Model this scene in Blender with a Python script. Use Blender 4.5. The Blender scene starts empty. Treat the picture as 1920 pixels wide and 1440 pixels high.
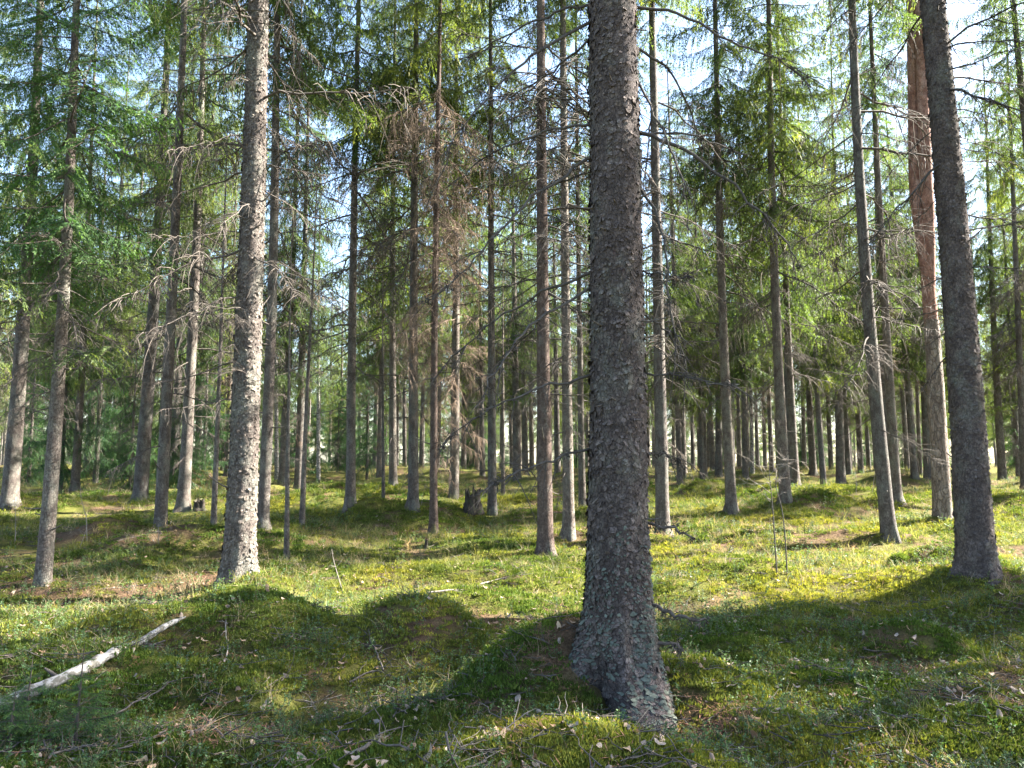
import bpy, math, random
import numpy as np
from mathutils import Vector, Euler

R = math.radians
rng = np.random.default_rng(7)
random.seed(7)
scene = bpy.context.scene
COL = scene.collection

# ------------------------------------------------------------------ camera, sky, sun, exposure
CAM_H, PITCH, FPX = 1.55, R(5.8), 1450.0
cam = bpy.data.cameras.new("camera")
cam.sensor_fit = 'HORIZONTAL'
cam.sensor_width = 36.0
cam.lens = 36.0 * FPX / 1920.0
cam.clip_start, cam.clip_end = 0.05, 3000.0
camo = bpy.data.objects.new("camera", cam)
camo.location = (0, 0, CAM_H)
camo.rotation_euler = (R(90) + PITCH, 0, 0)
COL.objects.link(camo)
scene.camera = camo

SUN_EL, SUN_AZ = R(38), R(75)          # azimuth from +Y towards +X
world = bpy.data.worlds.new("World")
scene.world = world
world.use_nodes = True
wn, wl = world.node_tree.nodes, world.node_tree.links
wn.clear()
sky = wn.new('ShaderNodeTexSky')
sky.sky_type = 'NISHITA'
sky.sun_disc = False
sky.sun_elevation = SUN_EL
sky.sun_rotation = SUN_AZ
sky.air_density, sky.dust_density, sky.ozone_density = 1.0, 1.2, 1.2
bg = wn.new('ShaderNodeBackground')
bg.inputs['Strength'].default_value = 0.062
wo = wn.new('ShaderNodeOutputWorld')
wl.new(sky.outputs[0], bg.inputs[0])
wl.new(bg.outputs[0], wo.inputs[0])

sun = bpy.data.lights.new("sun", 'SUN')
sun.energy = 5.0
sun.angle = R(0.6)
sun.color = (1.0, 0.94, 0.84)
suno = bpy.data.objects.new("sun", sun)
SUN_DIR = Vector((math.sin(SUN_AZ) * math.cos(SUN_EL), math.cos(SUN_AZ) * math.cos(SUN_EL), math.sin(SUN_EL)))
suno.rotation_euler = SUN_DIR.to_track_quat('Z', 'Y').to_euler()
suno.location = (20, 10, 30)
COL.objects.link(suno)

vs = scene.view_settings
vs.view_transform = 'Standard'
vs.look = 'None'
vs.exposure = 3.5
vs.gamma = 1.0
vs.use_curve_mapping = False
cy = scene.cycles
cy.max_bounces = 4
cy.diffuse_bounces = 3
cy.glossy_bounces = 1
cy.transmission_bounces = 3
cy.transparent_max_bounces = 4
cy.caustics_reflective = cy.caustics_refractive = False
cy.use_denoising = True

# ------------------------------------------------------------------ noise + terrain
def _hash(i, j, k):
    n = (i * 374761393 + j * 668265263 + k * 2147483647 + 1013) & 0x7fffffff
    n = ((n ^ (n >> 13)) * 1274126177) & 0x7fffffff
    n = (n ^ (n >> 16)) & 0x7fffffff
    return (n % 100003) / 100003.0

def vnoise(x, y, z=0.0):
    x, y, z = np.broadcast_arrays(np.asarray(x, float), np.asarray(y, float), np.asarray(z, float))
    xi, yi, zi = np.floor(x).astype(np.int64), np.floor(y).astype(np.int64), np.floor(z).astype(np.int64)
    fx, fy, fz = x - xi, y - yi, z - zi
    fx, fy, fz = fx*fx*(3-2*fx), fy*fy*(3-2*fy), fz*fz*(3-2*fz)
    r = 0
    for a in (0, 1):
        wx = fx if a else 1 - fx
        for b in (0, 1):
            wy = fy if b else 1 - fy
            for c in (0, 1):
                wz = fz if c else 1 - fz
                r = r + wx*wy*wz*_hash(xi+a, yi+b, zi+c)
    return r

def fbm(x, y, z=0.0, o=3):
    s, a, t = 0, 1.0, 0
    for i in range(o):
        s = s + a * vnoise(x*2**i + 17.3*i, y*2**i - 9.1*i, z*2**i); t += a; a *= 0.5
    return s / t

def sstep(a, b, t):
    u = np.clip((t - a) / (b - a), 0, 1)
    return u*u*(3-2*u)

# named mounds: x, y, rx, ry, height
MOUNDS = [
    (-2.30, 6.5, 0.62, 0.50, 0.34), (-2.75, 6.2, 0.5, 0.4, 0.10),      # big moss mound
    (-0.72, 6.3, 0.48, 0.46, 0.34), (-1.45, 5.6, 0.40, 0.30, 0.10),    # bilberry mound
    (0.10, 6.9, 0.60, 0.35, 0.13), (0.45, 6.2, 0.45, 0.30, 0.10),
    (0.18, 4.95, 0.50, 0.50, 0.34), (-0.15, 4.25, 0.55, 0.40, 0.10),   # mound under the big spruce
    (0.82, 4.28, 0.36, 0.40, -0.22), (1.25, 4.55, 0.40, 0.28, 0.06),
    (-3.45, 9.3, 0.7, 0.5, 0.10),                                      # foot of the second spruce
    (4.95, 8.5, 0.9, 0.6, 0.16), (2.0, 6.6, 0.9, 0.4, 0.08),
    (3.1, 6.4, 0.7, 0.4, 0.10), (2.2, 5.2, 0.6, 0.4, 0.09), (4.2, 7.2, 0.8, 0.5, 0.16), (2.7, 7.4, 0.6, 0.35, 0.14), (1.9, 5.9, 0.7, 0.35, 0.13), (3.3, 5.4, 0.5, 0.3, 0.12),
    (-5.0, 10.8, 0.75, 0.5, 0.34), (-6.2, 12.2, 0.5, 0.4, 0.25),       # brown root mound
    (6.3, 17.5, 1.3, 0.8, 0.28), (7.9, 17.0, 1.0, 0.8, 0.34),
    (-1.0, 9.4, 1.1, 0.5, 0.14), (-2.0, 14.5, 1.2, 0.8, 0.22), (2.6, 9.2, 0.7, 0.4, 0.16),
    (-4.5, 16.5, 1.2, 0.8, 0.22), (-2.9, 19.0, 1.3, 0.8, 0.22), (0.6, 15.0, 1.0, 0.7, 0.16),
]
_r = np.random.default_rng(11)
for _ in range(420):
    yy = 2.0 + 38.0 * _r.random()**1.5
    xx = (_r.random()*2 - 1) * (2.5 + 0.85*yy)
    s = _r.uniform(0.25, 0.75) * (0.8 + yy/25)
    MOUNDS.append((xx, yy, s*_r.uniform(0.9, 1.5), s*_r.uniform(0.6, 1.0), _r.uniform(0.04, 0.18)*(0.75 + yy/28)))
_MA = np.array(MOUNDS)

def ground(x, y):
    x, y = np.broadcast_arrays(np.asarray(x, float), np.asarray(y, float))
    z = 0.62*sstep(4, 20, y) + 0.42*sstep(20, 45, y)
    for mx, my, rx, ry, h in MOUNDS:
        d = ((x-mx)/rx)**2 + ((y-my)/ry)**2
        z = z + np.where(d < 9, h*np.exp(-d**1.5), 0.0)
    z = z + 0.10*(fbm(x*0.45+3, y*0.45, 0, 2)-0.5) + 0.05*(fbm(x*1.9, y*1.9, 5, 2)-0.5)
    return z

def relief(x, y):
    """0 in the hollows, 1 on the humps"""
    b = 0.62*sstep(4, 20, y) + 0.42*sstep(20, 45, y)
    return sstep(0.02, 0.22, ground(x, y) - b)

def pray(px, py):
    dx, dy = (px-960)/FPX, -(py-720)/FPX
    c, s = math.cos(PITCH), math.sin(PITCH)
    return np.array([dx, c - dy*s, s + dy*c])

def px_ground(px, py):
    d = pray(px, py)
    ts = np.concatenate([np.arange(1.5, 12, 0.02), np.arange(12, 90, 0.1)])
    P = d[None]*ts[:, None] + np.array([0, 0, CAM_H])
    g = ground(P[:, 0], P[:, 1])
    hit = np.nonzero(P[:, 2] <= g)[0]
    i = hit[0] if len(hit) else len(ts)-1
    return np.array([P[i, 0], P[i, 1], g[i]])

def px_plane(px, py, depth):
    d = pray(px, py)
    return d * (depth/d[1]) + np.array([0, 0, CAM_H])

# ------------------------------------------------------------------ mesh collecting
class MB:
    def __init__(s):
        s.v, s.f, s.m, s.t, s.n = [], [], [], [], 0
    def add(s, v, f, mat=0, tint=0.5):
        v = np.asarray(v, float).reshape(-1, 3); f = np.asarray(f, int)
        s.v.append(v); s.f.append(f + s.n)
        s.m.append(np.broadcast_to(np.asarray(mat), (len(f),)))
        s.t.append(np.broadcast_to(np.asarray(tint, float), (len(v),)))
        s.n += len(v)
    def add_mb(s, arrs, T=None, off=(0, 0, 0), tint=0.0):
        V, F, M, TT = arrs
        v = V if T is None else V @ np.asarray(T).T
        s.v.append(v + np.asarray(off)); s.t.append(np.clip(TT + tint, 0, 1))
        for f, m in zip(F, M):
            s.f.append(f + s.n); s.m.append(m)
        s.n += len(v)
    def arrays(s):
        q = [(f, m) for f, m in zip(s.f, s.m) if len(f)]
        F, M = [], []
        for k in (3, 4):
            a = [f for f, m in q if f.shape[1] == k]
            if a:
                F.append(np.concatenate(a)); M.append(np.concatenate([m for f, m in q if f.shape[1] == k]))
        return np.concatenate(s.v), F, M, np.concatenate(s.t)
    def mesh(s, name, mats, smooth=False):
        V, F, M, T = s.arrays()
        me = bpy.data.meshes.new(name)
        me.vertices.add(len(V)); me.vertices.foreach_set('co', V.astype(np.float32).ravel())
        loops = np.concatenate([f.ravel() for f in F])
        tot = np.concatenate([np.full(len(f), f.shape[1]) for f in F])
        st = np.concatenate([[0], np.cumsum(tot)[:-1]])
        me.loops.add(len(loops)); me.loops.foreach_set('vertex_index', loops.astype(np.int32))
        me.polygons.add(len(tot)); me.polygons.foreach_set('loop_start', st.astype(np.int32))
        me.polygons.foreach_set('loop_total', tot.astype(np.int32))
        me.polygons.foreach_set('material_index', np.concatenate(M).astype(np.int32))
        if smooth:
            me.polygons.foreach_set('use_smooth', np.ones(len(tot), bool))
        a = me.attributes.new('tint', 'FLOAT', 'POINT'); a.data.foreach_set('value', T.astype(np.float32))
        for m in (mats if isinstance(mats, (list, tuple)) else [mats]):
            me.materials.append(m)
        me.update(calc_edges=True)
        return me

def link(name, me, parent=None, loc=None):
    o = bpy.data.objects.new(name, me)
    COL.objects.link(o)
    if parent is not None: o.parent = parent
    if loc is not None: o.location = loc
    return o

def tag(o, label=None, cat=None, group=None, kind=None):
    if label: o['label'] = label
    if cat: o['category'] = cat
    if group: o['group'] = group
    if kind: o['kind'] = kind
    return o

def tube(mb, P, rad, sides=5, mat=0, tint=0.5, cap=True):
    P = np.asarray(P, float); n = len(P)
    rad = np.broadcast_to(np.asarray(rad, float), (n,))
    T = np.gradient(P, axis=0); T /= np.linalg.norm(T, axis=1, keepdims=True) + 1e-9
    ref = np.array([0, 0, 1.0]) if abs(T[:, 2].mean()) < 0.8 else np.array([1.0, 0, 0])
    A = np.cross(T, ref); A /= np.linalg.norm(A, axis=1, keepdims=True) + 1e-9
    B = np.cross(T, A)
    th = np.arange(sides)*2*np.pi/sides
    V = P[:, None] + rad[:, None, None]*(np.cos(th)[None, :, None]*A[:, None] + np.sin(th)[None, :, None]*B[:, None])
    i = np.arange(n-1)[:, None]*sides; j = np.arange(sides)[None]; k = (np.arange(sides)+1)[None] % sides
    F = np.stack([i+j, i+k, i+sides+k, i+sides+j], -1).reshape(-1, 4)
    mb.add(V.reshape(-1, 3), F, mat, tint)

# ------------------------------------------------------------------ materials
def new_mat(name):
    m = bpy.data.materials.new(name); m.use_nodes = True
    nt = m.node_tree; nt.nodes.clear()
    out = nt.nodes.new('ShaderNodeOutputMaterial')
    return m, nt.nodes, nt.links, out

def ramp(n, stops, fac, l):
    r = n.new('ShaderNodeValToRGB')
    el = r.color_ramp.elements
    while len(el) < len(stops): el.new(0.5)
    for e, (p, c) in zip(el, stops):
        e.position = p; e.color = (*c, 1)
    l.new(fac, r.inputs[0])
    return r.outputs[0]

def mixc(n, l, fac, a, b, mode='MIX'):
    x = n.new('ShaderNodeMix'); x.data_type = 'RGBA'; x.blend_type = mode
    for sock, val in ((x.inputs[0], fac), (x.inputs[6], a), (x.inputs[7], b)):
        if isinstance(val, (int, float)): sock.default_value = val
        elif isinstance(val, tuple): sock.default_value = (*val, 1)
        else: l.new(val, sock)
    return x.outputs[2]

def texc(n, l, scale, kind='Object'):
    tc = n.new('ShaderNodeTexCoord'); mp = n.new('ShaderNodeMapping')
    mp.inputs['Scale'].default_value = scale
    l.new(tc.outputs[kind], mp.inputs[0])
    return mp.outputs[0]

def noise(n, l, vec, scale, detail=4, rough=0.6):
    t = n.new('ShaderNodeTexNoise'); t.inputs['Scale'].default_value = scale
    t.inputs['Detail'].default_value = detail; t.inputs['Roughness'].default_value = rough
    l.new(vec, t.inputs['Vector'])
    return t.outputs['Fac']

def bark_mat(name, dark, mid, light, lichen, lich_amt=0.55, cell=44, squash=0.6, bump=0.9, patch=None):
    m, n, l, out = new_mat(name)
    v = texc(n, l, (1, 1, squash))
    vw = n.new('ShaderNodeVectorMath'); vw.operation = 'ADD'
    nz = n.new('ShaderNodeTexNoise'); nz.inputs['Scale'].default_value = cell*0.6
    l.new(v, nz.inputs['Vector'])
    sc = n.new('ShaderNodeVectorMath'); sc.operation = 'SCALE'; sc.inputs['Scale'].default_value = 2.2/cell
    l.new(nz.outputs['Color'], sc.inputs[0]); l.new(v, vw.inputs[0]); l.new(sc.outputs[0], vw.inputs[1])
    vo = n.new('ShaderNodeTexVoronoi'); vo.feature = 'DISTANCE_TO_EDGE'; vo.inputs['Scale'].default_value = cell
    l.new(vw.outputs[0], vo.inputs['Vector'])
    vc = n.new('ShaderNodeTexVoronoi'); vc.inputs['Scale'].default_value = cell
    l.new(vw.outputs[0], vc.inputs['Vector'])
    edge = ramp(n, [(0.0, (0, 0, 0)), (0.10, (1, 1, 1))], vo.outputs['Distance'], l)
    n1 = noise(n, l, v, 9, 6, 0.7)
    n2 = noise(n, l, v, 70, 3, 0.7)
    base = ramp(n, [(0.25, dark), (0.5, mid), (0.75, light)], n1, l)
    cellv = n.new('ShaderNodeSeparateColor'); l.new(vc.outputs['Color'], cellv.inputs[0])
    cv = ramp(n, [(0.0, (0.75, 0.74, 0.74)), (1.0, (1.22, 1.2, 1.18))], cellv.outputs[0], l)
    base = mixc(n, l, 1.0, base, cv, 'MULTIPLY')
    lm = ramp(n, [(1-lich_amt-0.08, (0, 0, 0)), (1-lich_amt+0.1, (1, 1, 1))], noise(n, l, v, 4.5, 8, 0.75), l)
    base = mixc(n, l, lm, base, lichen)
    if patch:
        pm = ramp(n, [(0.66, (0, 0, 0)), (0.72, (1, 1, 1))], noise(n, l, v, 3.3, 5, 0.6), l)
        base = mixc(n, l, pm, base, patch)
    base = mixc(n, l, edge, mixc(n, l, 0.42, base, (0.022, 0.018, 0.016)), base)
    fine = ramp(n, [(0.3, (0.7, 0.7, 0.7)), (0.7, (1.25, 1.25, 1.25))], n2, l)
    base = mixc(n, l, 1.0, base, fine, 'MULTIPLY')
    at = n.new('ShaderNodeAttribute'); at.attribute_name = 'tint'
    tv = ramp(n, [(0.0, (0.62, 0.60, 0.58)), (0.5, (1, 1, 1)), (1.0, (1.4, 1.4, 1.38))], at.outputs['Fac'], l)
    base = mixc(n, l, 1.0, base, tv, 'MULTIPLY')
    oi = n.new('ShaderNodeObjectInfo')
    ov = ramp(n, [(0, (0.85, 0.85, 0.88)), (1, (1.18, 1.12, 1.08))], oi.outputs['Random'], l)
    base = mixc(n, l, 1.0, base, ov, 'MULTIPLY')
    p = n.new('ShaderNodeBsdfPrincipled')
    p.inputs['Roughness'].default_value = 0.9; p.inputs['Specular IOR Level'].default_value = 0.15
    l.new(base, p.inputs['Base Color'])
    h = mixc(n, l, 0.35, edge, n2, 'ADD')
    b = n.new('ShaderNodeBump'); b.inputs['Strength'].default_value = bump; b.inputs['Distance'].default_value = 0.012
    l.new(h, b.inputs['Height']); l.new(b.outputs[0], p.inputs['Normal'])
    l.new(p.outputs[0], out.inputs[0])
    return m

def leaf_mat(name, cols, trans_col, trans=0.4, inst=False, rough=0.6, spec=0.2, var=((0.7, 0.78, 0.85), (1.35, 1.22, 0.95))):
    m, n, l, out = new_mat(name)
    at = n.new('ShaderNodeAttribute'); at.attribute_name = 'tint'
    c = ramp(n, cols, at.outputs['Fac'], l)
    if inst:
        a2 = n.new('ShaderNodeAttribute'); a2.attribute_type = 'INSTANCER'; a2.attribute_name = 'itint'
        fac = a2.outputs['Fac']
    else:
        oi = n.new('ShaderNodeObjectInfo'); fac = oi.outputs['Random']
    ov = ramp(n, [(0, var[0]), (0.5, (1, 1, 1)), (1, var[1])], fac, l)
    c = mixc(n, l, 1.0, c, ov, 'MULTIPLY')
    p = n.new('ShaderNodeBsdfPrincipled'); p.inputs['Roughness'].default_value = rough
    p.inputs['Specular IOR Level'].default_value = spec
    l.new(c, p.inputs['Base Color'])
    t = n.new('ShaderNodeBsdfTranslucent')
    l.new(mixc(n, l, 1.0, c, trans_col, 'MULTIPLY'), t.inputs[0])
    mx = n.new('ShaderNodeMixShader'); mx.inputs[0].default_value = trans
    l.new(p.outputs[0], mx.inputs[1]); l.new(t.outputs[0], mx.inputs[2])
    l.new(mx.outputs[0], out.inputs[0])
    return m

def plain_mat(name, stops, scale=20, rough=0.9, bump=0.4, tint=True, sq=(1, 1, 1)):
    m, n, l, out = new_mat(name)
    v = texc(n, l, sq)
    nf = noise(n, l, v, scale, 5, 0.65)
    c = ramp(n, stops, nf, l)
    if tint:
        at = n.new('ShaderNodeAttribute'); at.attribute_name = 'tint'
        c = mixc(n, l, 1.0, c, ramp(n, [(0, (0.55, 0.55, 0.55)), (0.5, (1, 1, 1)), (1, (1.5, 1.45, 1.4))], at.outputs['Fac'], l), 'MULTIPLY')
    p = n.new('ShaderNodeBsdfPrincipled'); p.inputs['Roughness'].default_value = rough
    p.inputs['Specular IOR Level'].default_value = 0.2
    l.new(c, p.inputs['Base Color'])
    b = n.new('ShaderNodeBump'); b.inputs['Strength'].default_value = bump; b.inputs['Distance'].default_value = 0.01
    l.new(nf, b.inputs['Height']); l.new(b.outputs[0], p.inputs['Normal'])
    l.new(p.outputs[0], out.inputs[0])
    return m

M_BARK = bark_mat('spruce_bark', (0.065, 0.055, 0.049), (0.125, 0.109, 0.097), (0.21, 0.187, 0.168), (0.17, 0.172, 0.145), 0.46)
M_BARK_BIG = bark_mat('scaly_spruce_bark', (0.052, 0.043, 0.040), (0.098, 0.083, 0.078), (0.165, 0.143, 0.134), (0.125, 0.128, 0.108), 0.42, cell=52, squash=0.65, bump=0.7, patch=(0.105, 0.055, 0.05))
M_BARK_RED = bark_mat('reddish_spruce_bark', (0.060, 0.043, 0.036), (0.115, 0.086, 0.072), (0.18, 0.145, 0.122), (0.14, 0.135, 0.112), 0.40)
M_PINE_LOW = bark_mat('pine_plate_bark', (0.085, 0.070, 0.062), (0.16, 0.135, 0.118), (0.25, 0.22, 0.195), (0.21, 0.205, 0.185), 0.40, cell=17, squash=0.4, bump=1.0)
M_PINE_UP = bark_mat('pine_orange_bark', (0.13, 0.062, 0.047), (0.24, 0.137, 0.108), (0.35, 0.225, 0.190), (0.31, 0.225, 0.195), 0.42, cell=14, squash=0.6, bump=0.3)
M_DEADWOOD = plain_mat('dead_twig_bark', [(0.3, (0.055, 0.046, 0.040)), (0.6, (0.105, 0.090, 0.077)), (0.8, (0.18, 0.16, 0.135))], 25)
M_DARKTWIG = plain_mat('lichened_dark_twig', [(0.3, (0.035, 0.030, 0.026)), (0.6, (0.075, 0.066, 0.058)), (0.85, (0.16, 0.165, 0.14))], 30)
M_BROWNTWIG = plain_mat('brown_hanging_twig', [(0.3, (0.11, 0.078, 0.056)), (0.6, (0.20, 0.150, 0.112)), (0.8, (0.30, 0.24, 0.19))], 8)
M_PALETWIG = plain_mat('pale_twig_bark', [(0.3, (0.12, 0.10, 0.085)), (0.7, (0.26, 0.23, 0.20))], 20)
M_WOOD = plain_mat('branch_bark', [(0.3, (0.05, 0.040, 0.033)), (0.7, (0.12, 0.098, 0.082))], 15)
M_STUMP = plain_mat('rotten_stump_wood', [(0.3, (0.018, 0.015, 0.012)), (0.55, (0.05, 0.042, 0.034)), (0.75, (0.07, 0.08, 0.03))], 9, bump=1.0)
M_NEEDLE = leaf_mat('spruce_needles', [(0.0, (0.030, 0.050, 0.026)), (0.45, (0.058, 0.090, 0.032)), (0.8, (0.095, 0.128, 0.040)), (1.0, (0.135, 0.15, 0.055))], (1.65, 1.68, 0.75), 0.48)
M_NEEDLE_DK = leaf_mat('dense_spruce_needles', [(0.0, (0.018, 0.045, 0.024)), (0.6, (0.038, 0.085, 0.032)), (1.0, (0.085, 0.15, 0.045))], (1.6, 1.8, 0.7), 0.36)
M_MOSS = leaf_mat('moss_shoots', [(0.0, (0.045, 0.068, 0.014)), (0.5, (0.100, 0.132, 0.026)), (1.0, (0.22, 0.235, 0.06))], (1.5, 1.4, 0.7), 0.35, True, 0.8, 0.1, ((0.55, 0.72, 0.60), (1.65, 1.36, 1.0)))
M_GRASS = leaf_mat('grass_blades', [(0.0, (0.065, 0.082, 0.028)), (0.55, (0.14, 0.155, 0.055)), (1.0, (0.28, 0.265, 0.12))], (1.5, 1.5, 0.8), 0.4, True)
M_STRAW = leaf_mat('dry_grass_blades', [(0.0, (0.16, 0.115, 0.065)), (0.5, (0.30, 0.235, 0.145)), (1.0, (0.45, 0.37, 0.25))], (1.2, 1.1, 0.9), 0.35, True)
M_BERRY = leaf_mat('lingonberry_leaves', [(0.0, (0.030, 0.062, 0.024)), (0.5, (0.065, 0.12, 0.045)), (1.0, (0.12, 0.185, 0.085))], (1.5, 1.7, 0.7), 0.3, True, 0.5, 0.2)
M_BERRYSTEM = plain_mat('dwarf_shrub_stems', [(0.3, (0.06, 0.05, 0.03)), (0.7, (0.14, 0.10, 0.06))], 30)
M_LITTER = leaf_mat('dead_leaf_litter', [(0.0, (0.10, 0.062, 0.040)), (0.5, (0.22, 0.15, 0.105)), (1.0, (0.40, 0.33, 0.27))], (1.1, 1.0, 0.8), 0.2, True)
M_NEEDLELIT = plain_mat('fallen_needles', [(0.3, (0.10, 0.050, 0.030)), (0.7, (0.20, 0.105, 0.065))], 30)

def birch_mat():
    m, n, l, out = new_mat('birch_bark')
    v = texc(n, l, (1, 1, 1))
    v2 = texc(n, l, (6, 6, 22))
    b = ramp(n, [(0.3, (0.20, 0.185, 0.17)), (0.6, (0.33, 0.31, 0.29)), (0.8, (0.46, 0.44, 0.42))], noise(n, l, v, 12, 4), l)
    st = ramp(n, [(0.56, (0, 0, 0)), (0.64, (1, 1, 1))], noise(n, l, v2, 2.2, 5, 0.7), l)
    pt = ramp(n, [(0.47, (0, 0, 0)), (0.53, (1, 1, 1))], noise(n, l, v, 13, 6, 0.75), l)
    c = mixc(n, l, st, b, (0.05, 0.045, 0.04))
    c = mixc(n, l, pt, c, (0.10, 0.09, 0.07))
    p = n.new('ShaderNodeBsdfPrincipled'); p.inputs['Roughness'].default_value = 0.7
    l.new(c, p.inputs['Base Color']); l.new(p.outputs[0], out.inputs[0])
    return m
M_BIRCH = birch_mat()

def ground_mat():
    m, n, l, out = new_mat('forest_floor')
    tc = n.new('ShaderNodeTexCoord'); v = tc.outputs['Object']
    moss = ramp(n, [(0.25, (0.040, 0.042, 0.014)), (0.5, (0.085, 0.088, 0.022)), (0.75, (0.14, 0.135, 0.04))], noise(n, l, v, 2.6, 8, 0.7), l)
    lit = ramp(n, [(0.25, (0.050, 0.032, 0.020)), (0.55, (0.115, 0.075, 0.048)), (0.8, (0.20, 0.145, 0.095))], noise(n, l, v, 14, 6, 0.75), l)
    nm = ramp(n, [(0.50, (0, 0, 0)), (0.62, (1, 1, 1))], noise(n, l, v, 1.1, 7, 0.7), l)
    c = mixc(n, l, nm, moss, lit)
    at = n.new('ShaderNodeAttribute'); at.attribute_name = 'litter'
    c = mixc(n, l, at.outputs['Fac'], c, lit)
    nf = noise(n, l, v, 60, 5, 0.75)
    c = mixc(n, l, 1.0, c, ramp(n, [(0.3, (0.55, 0.55, 0.55)), (0.7, (1.35, 1.35, 1.3))], nf, l), 'MULTIPLY')
    p = n.new('ShaderNodeBsdfPrincipled'); p.inputs['Roughness'].default_value = 1.0
    p.inputs['Specular IOR Level'].default_value = 0.05
    l.new(c, p.inputs['Base Color'])
    b = n.new('ShaderNodeBump'); b.inputs['Strength'].default_value = 1.0; b.inputs['Distance'].default_value = 0.03
    l.new(noise(n, l, v, 35, 6, 0.75), b.inputs['Height']); l.new(b.outputs[0], p.inputs['Normal'])
    l.new(p.outputs[0], out.inputs[0])
    return m
M_GROUND = ground_mat()

# ------------------------------------------------------------------ ground sheet
# litter spots (needle-brown ground): x, y, r
LITTER = [(-3.30, 9.0, 0.75), (-5.0, 10.8, 0.6), (1.0, 12.0, 0.8), (0.95, 4.3, 0.35), (5.6, 8.2, 0.7), (0.3, 4.8, 0.3),
          (4.5, 11.8, 0.7), (-6.6, 12.0, 0.5)]
def litter_at(x, y):
    a = np.zeros(np.broadcast(x, y).shape)
    for lx, ly, r in LITTER:
        a = np.maximum(a, np.exp(-(((x-lx)**2 + (y-ly)**2)/r**2)**1.5))
    nb = fbm(x*0.7+40, y*0.7, 2, 3)
    return np.clip(a*(0.5+nb) + 0.9*sstep(0.64, 0.76, nb), 0, 1)

NX, NY = 340, 380
sx = np.linspace(-1, 1, NX)
sx = np.sinh(sx*3.4)/np.sinh(3.4)
t = np.linspace(0, 1, NY)
ys = -40*(1-sstep(0, 0.08, t))**2 + 1.5 + 3.0*t + 45*t**2.2 + 900*np.clip((t-0.8)/0.2, 0, 1)**3
ys[0] = -60
Yg = np.repeat(ys[:, None], NX, 1)
Xg = sx[None]*(28 + 1.1*np.abs(Yg))
Zg = ground(Xg, Yg)
mb = MB()
ii = np.arange(NY-1)[:, None]*NX; jj = np.arange(NX-1)[None]
Fg = np.stack([ii+jj, ii+jj+1, ii+NX+jj+1, ii+NX+jj], -1).reshape(-1, 4)
mb.add(np.stack([Xg, Yg, Zg], -1).reshape(-1, 3), Fg)
gme = mb.mesh('ground', M_GROUND, True)
a = gme.attributes.new('litter', 'FLOAT', 'POINT')
a.data.foreach_set('value', litter_at(Xg, Yg).ravel().astype(np.float32))
tag(link('ground', gme), kind='structure')

# ------------------------------------------------------------------ trunks
def path_fn(pix, depth, base):
    """pixel polyline (base first) on the plane y = depth -> x offset as a function of height above the base"""
    P = np.array([px_plane(px, py, depth) for px, py in pix])
    z = P[:, 2] - base[2]; x = P[:, 0] - base[0]
    z[0] = 0.0; x[0] = 0.0
    c = np.polyfit(z, x, 2 if len(pix) > 2 else 1)
    zt = z.max(); xt = np.polyval(c, zt); sl = np.polyval(np.polyder(c), zt)*0.6
    return lambda q: np.where(q < zt, np.polyval(c, np.maximum(q, -0.1)) - np.polyval(c, 0), xt + sl*(q-zt) - np.polyval(c, 0))

def trunk_surface(xf, H, r, th, z, flare=0.45, flz=0.22, lobes=0.10, seed=0.0, bumps=0.03, wob=0.0):
    """radius field of a trunk; th, z broadcastable"""
    rz = r*np.clip(1-0.93*np.clip(z, 0, H)/H, 0.01, 1)**1.15 / (1-0.93*1.0/H)**1.15
    fl = np.exp(-np.clip(z, -0.4, 9)/flz)
    rr = rz*(1 + flare*np.clip(fl, 0, 2.2)*(1 + 0.55*np.sin(3*th+seed)*np.clip(fl, 0, 1) + 0.35*np.sin(5*th+2*seed)*np.clip(fl, 0, 1)))
    rr = rr*(1 + bumps*(vnoise(np.cos(th)*1.6+seed, np.sin(th)*1.6, z*2.2)-0.5)*2 + lobes*0.25*(vnoise(np.cos(th)*5+seed, np.sin(th)*5, z*7+seed)-0.5))
    rr = rr*(1 + flare*0.55*np.exp(-np.clip(z, -0.2, 9)/(flz*1.5))*(vnoise(np.cos(th)*3.1+seed*3, np.sin(th)*3.1, z*2.5+seed)-0.5)*2*0.5)
    x = xf(z) + rr*np.cos(th); y = rr*np.sin(th)
    return np.stack(np.broadcast_arrays(x, y, z), -1), rr

def trunk_mesh(name, mat, xf, H, r, sides=14, rings=46, zmax=None, tint=0.5, **kw):
    zmax = zmax or H
    t = np.linspace(0, 1, rings)
    z = -0.35 + (zmax+0.35)*t**1.35
    th = np.arange(sides)*2*np.pi/sides
    V, _ = trunk_surface(xf, H, r, th[None, :], z[:, None], **kw)
    i = np.arange(rings-1)[:, None]*sides; j = np.arange(sides)[None]; k = (np.arange(sides)+1)[None] % sides
    F = np.stack([i+j, i+k, i+sides+k, i+sides+j], -1).reshape(-1, 4)
    m = MB(); m.add(V.reshape(-1, 3), F, 0, tint)
    return m.mesh(name, mat, True)

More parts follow.
